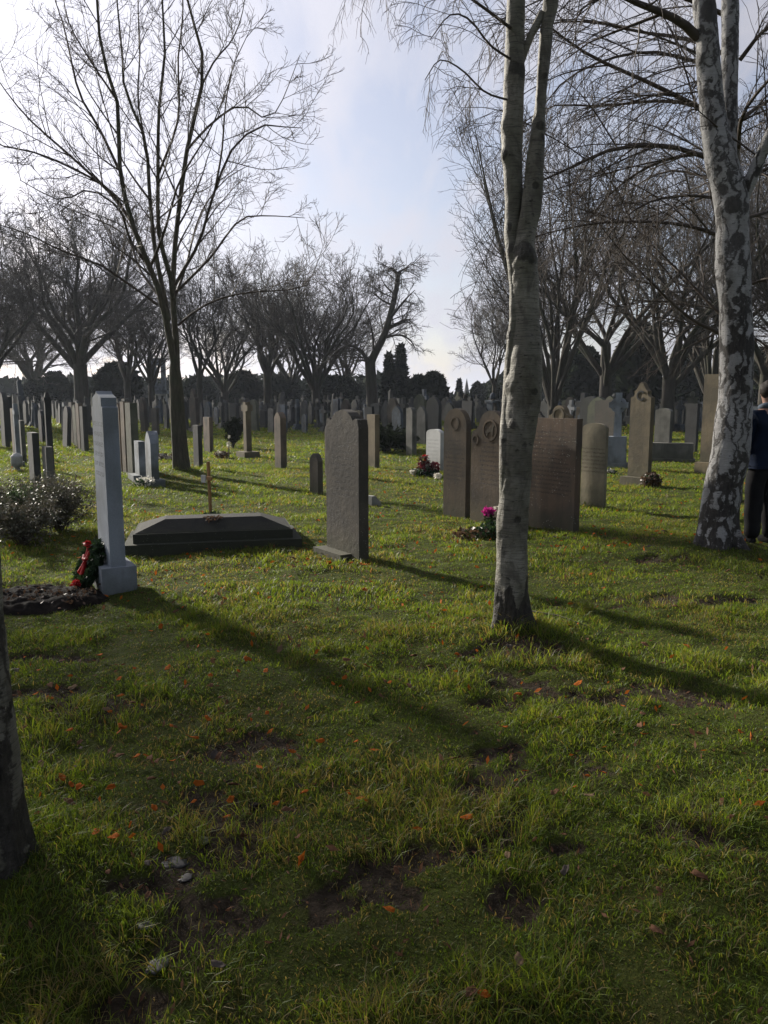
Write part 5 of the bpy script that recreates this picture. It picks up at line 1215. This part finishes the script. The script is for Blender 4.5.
# flat stones in the mud
M['mudstone']=plain_mat('flat_muddy_stone',(.06,.055,.048),(.03,.026,.022),12,.6,.4,.4)
for i,(px,py,s_,l) in enumerate([(175,866,.045,'largest flat grey stone sunk in the mud, lower left'),(186,882,.028,'pale flat stone just below the largest one in the mud'),(204,842,.026,'small tan stone above the largest one in the mud'),(146,934,.028,'dull flat stone in shade at lower left'),(158,972,.035,'lowest flat stone in the dark strip at lower left'),(256,806,.028,'small black lump of earth on the grass, left of centre')]):
    p=G(px,py); bm=bmesh.new(); bmesh.ops.create_icosphere(bm,subdivisions=3,radius=1.)
    for v_ in bm.verts:
        nz=fbm3(np.array([v_.co.x+i*3]),np.array([v_.co.y]),np.array([v_.co.z]),1.6,3,3)[0]-.5; v_.co=Vector((v_.co.x*s_*(1+nz),v_.co.y*s_*.75*(1+nz),v_.co.z*s_*(.12 if i<5 else .8)*(1+nz)))
    o=bmobj('flat_stone' if i<5 else 'earth_lump',bm,M['mudstone'] if i<5 else M['soil'],smooth=True); o.location=(p[0],p[1],gzf(p[0],p[1])+.003); o.rotation_euler=(0,0,i); tag(o,l,'stone' if i<5 else 'earth lump')
# fallen twig by the birch
a=G(531,619);b_=G(588,631); V,q=tubes(np.array([[(a[0],a[1],gzf(a[0],a[1])+.03),((a[0]+b_[0])/2,(a[1]+b_[1])/2+.01,gzf(a[0],a[1])+.035),(b_[0],b_[1],gzf(b_[0],b_[1])+.02)]]),np.array([[.007,.006,.003]]),6)
tag(mk('fallen_stick',V,[q],M['bark']),'thin dark stick on the grass right of the birch foot','stick')

for o in list(sc.objects):
    if o.name.split('.')[0] in ('carved_ring','carved_crescent','medallion_ring','lamb_relief','carved_rosette') and o.parent:
        sl_=[c for c in o.parent.children if c.name.split('.')[0]=='slab'][0]
        o.location=o.location-sl_.location; o.parent=sl_
# ------------------------------------------------------------------ light, sky, camera
sun=bpy.data.lights.new('sun','SUN'); sun.energy=5.0; sun.angle=R(2.6); sun.color=(1,.93,.82); so=bpy.data.objects.new('sun',sun); link(so)
so.rotation_euler=Vector(SUND).to_track_quat('Z','Y').to_euler()
w_=bpy.data.worlds.new('World'); sc.world=w_; w_.use_nodes=True; nt=w_.node_tree; nt.nodes.clear(); n=N(nt)
sky=n('ShaderNodeTexSky'); sky.sky_type='NISHITA'; sky.sun_disc=False; sky.sun_elevation=SUN_EL; sky.sun_rotation=SUN_AZ; sky.air_density=1.; sky.dust_density=1.5; sky.ozone_density=1.5
tc=n('ShaderNodeTexCoord'); v=tc.outputs['Generated']; sp=n('ShaderNodeSeparateXYZ'); n.l(v,sp.inputs[0])
den=n.math('ADD',n.math('MAXIMUM',sp.outputs[2],0.),.22)
cv=n('ShaderNodeCombineXYZ'); n.l(n.math('DIVIDE',sp.outputs[0],den),cv.inputs[0]); n.l(n.math('DIVIDE',sp.outputs[1],den),cv.inputs[1])
cl=n.noise(n.mapping(cv.outputs[0],(1.9,.9,1.),(0,0,R(-35))),1.,7,.55,.6); cl2=n.noise(n.mapping(cv.outputs[0],(9,2.4,1),(0,0,R(-35))),1.,6,.6,.4)
f=n.math('ADD',n.math('MULTIPLY',cl,.62),n.math('MULTIPLY',cl2,.38))
dt=n('ShaderNodeVectorMath',operation='DOT_PRODUCT'); n.l(v,dt.inputs[0]); dt.inputs[1].default_value=tuple(SUND)
g=n.math('MAXIMUM',dt.outputs['Value'],0.); g1=n.math('POWER',g,5.); g2=n.math('POWER',g,24.)
f=n.math('ADD',f,n.math('MULTIPLY',g1,.12))
cov=n.ramp(f,(.43,.42),(.57,.93))
br=n.math('ADD',n.math('ADD',n.math('ADD',2.0,n.math('MULTIPLY',g,4.6)),n.math('MULTIPLY',g1,1.6)),n.math('MULTIPLY',g2,4.))
cc=n('ShaderNodeCombineXYZ'); n.l(n.math('MULTIPLY',br,.93),cc.inputs[0]); n.l(n.math('MULTIPLY',br,.97),cc.inputs[1]); n.l(n.math('MULTIPLY',br,1.04),cc.inputs[2])
col=n.mix(cov,sky.outputs[0],cc.outputs[0])
lav=n.mix(1.,col,(1.03,.985,1.03),'MULTIPLY')
bg=n('ShaderNodeBackground'); n.l(lav,bg.inputs[0]); bg.inputs[1].default_value=.07; ow=n('ShaderNodeOutputWorld'); n.l(bg.outputs[0],ow.inputs[0])
hz_m=bpy.data.materials.new('haze'); hz_m.use_nodes=True; hn=hz_m.node_tree; hn.nodes.clear(); hp=hn.nodes.new('ShaderNodeVolumePrincipled'); ho=hn.nodes.new('ShaderNodeOutputMaterial'); hn.links.new(hp.outputs[0],ho.inputs['Volume'])
hp.inputs['Density'].default_value=.00032; hp.inputs['Color'].default_value=(.78,.86,1.,1); hp.inputs['Anisotropy'].default_value=.3
bm=bmesh.new(); bm_box(bm,-1850,1850,-80,2600,-1.5,32.); ho_=bmobj('haze',bm,hz_m); tag(ho_,'thin pale bluish winter haze hanging over the graveyard','haze',kind='stuff')
cam=bpy.data.cameras.new('camera'); co=bpy.data.objects.new('camera',cam); link(co); sc.camera=co
cam.sensor_fit='VERTICAL'; cam.sensor_height=36; cam.lens=36*F/1024; cam.clip_start=.05; cam.clip_end=5000
co.location=(0,0,CAMZ); co.rotation_euler=(math.pi/2-PITCH,0,0)
sc.view_settings.view_transform='Standard'; sc.view_settings.look='None'; sc.view_settings.gamma=1; sc.view_settings.exposure=0.98
sc.render.engine='CYCLES'
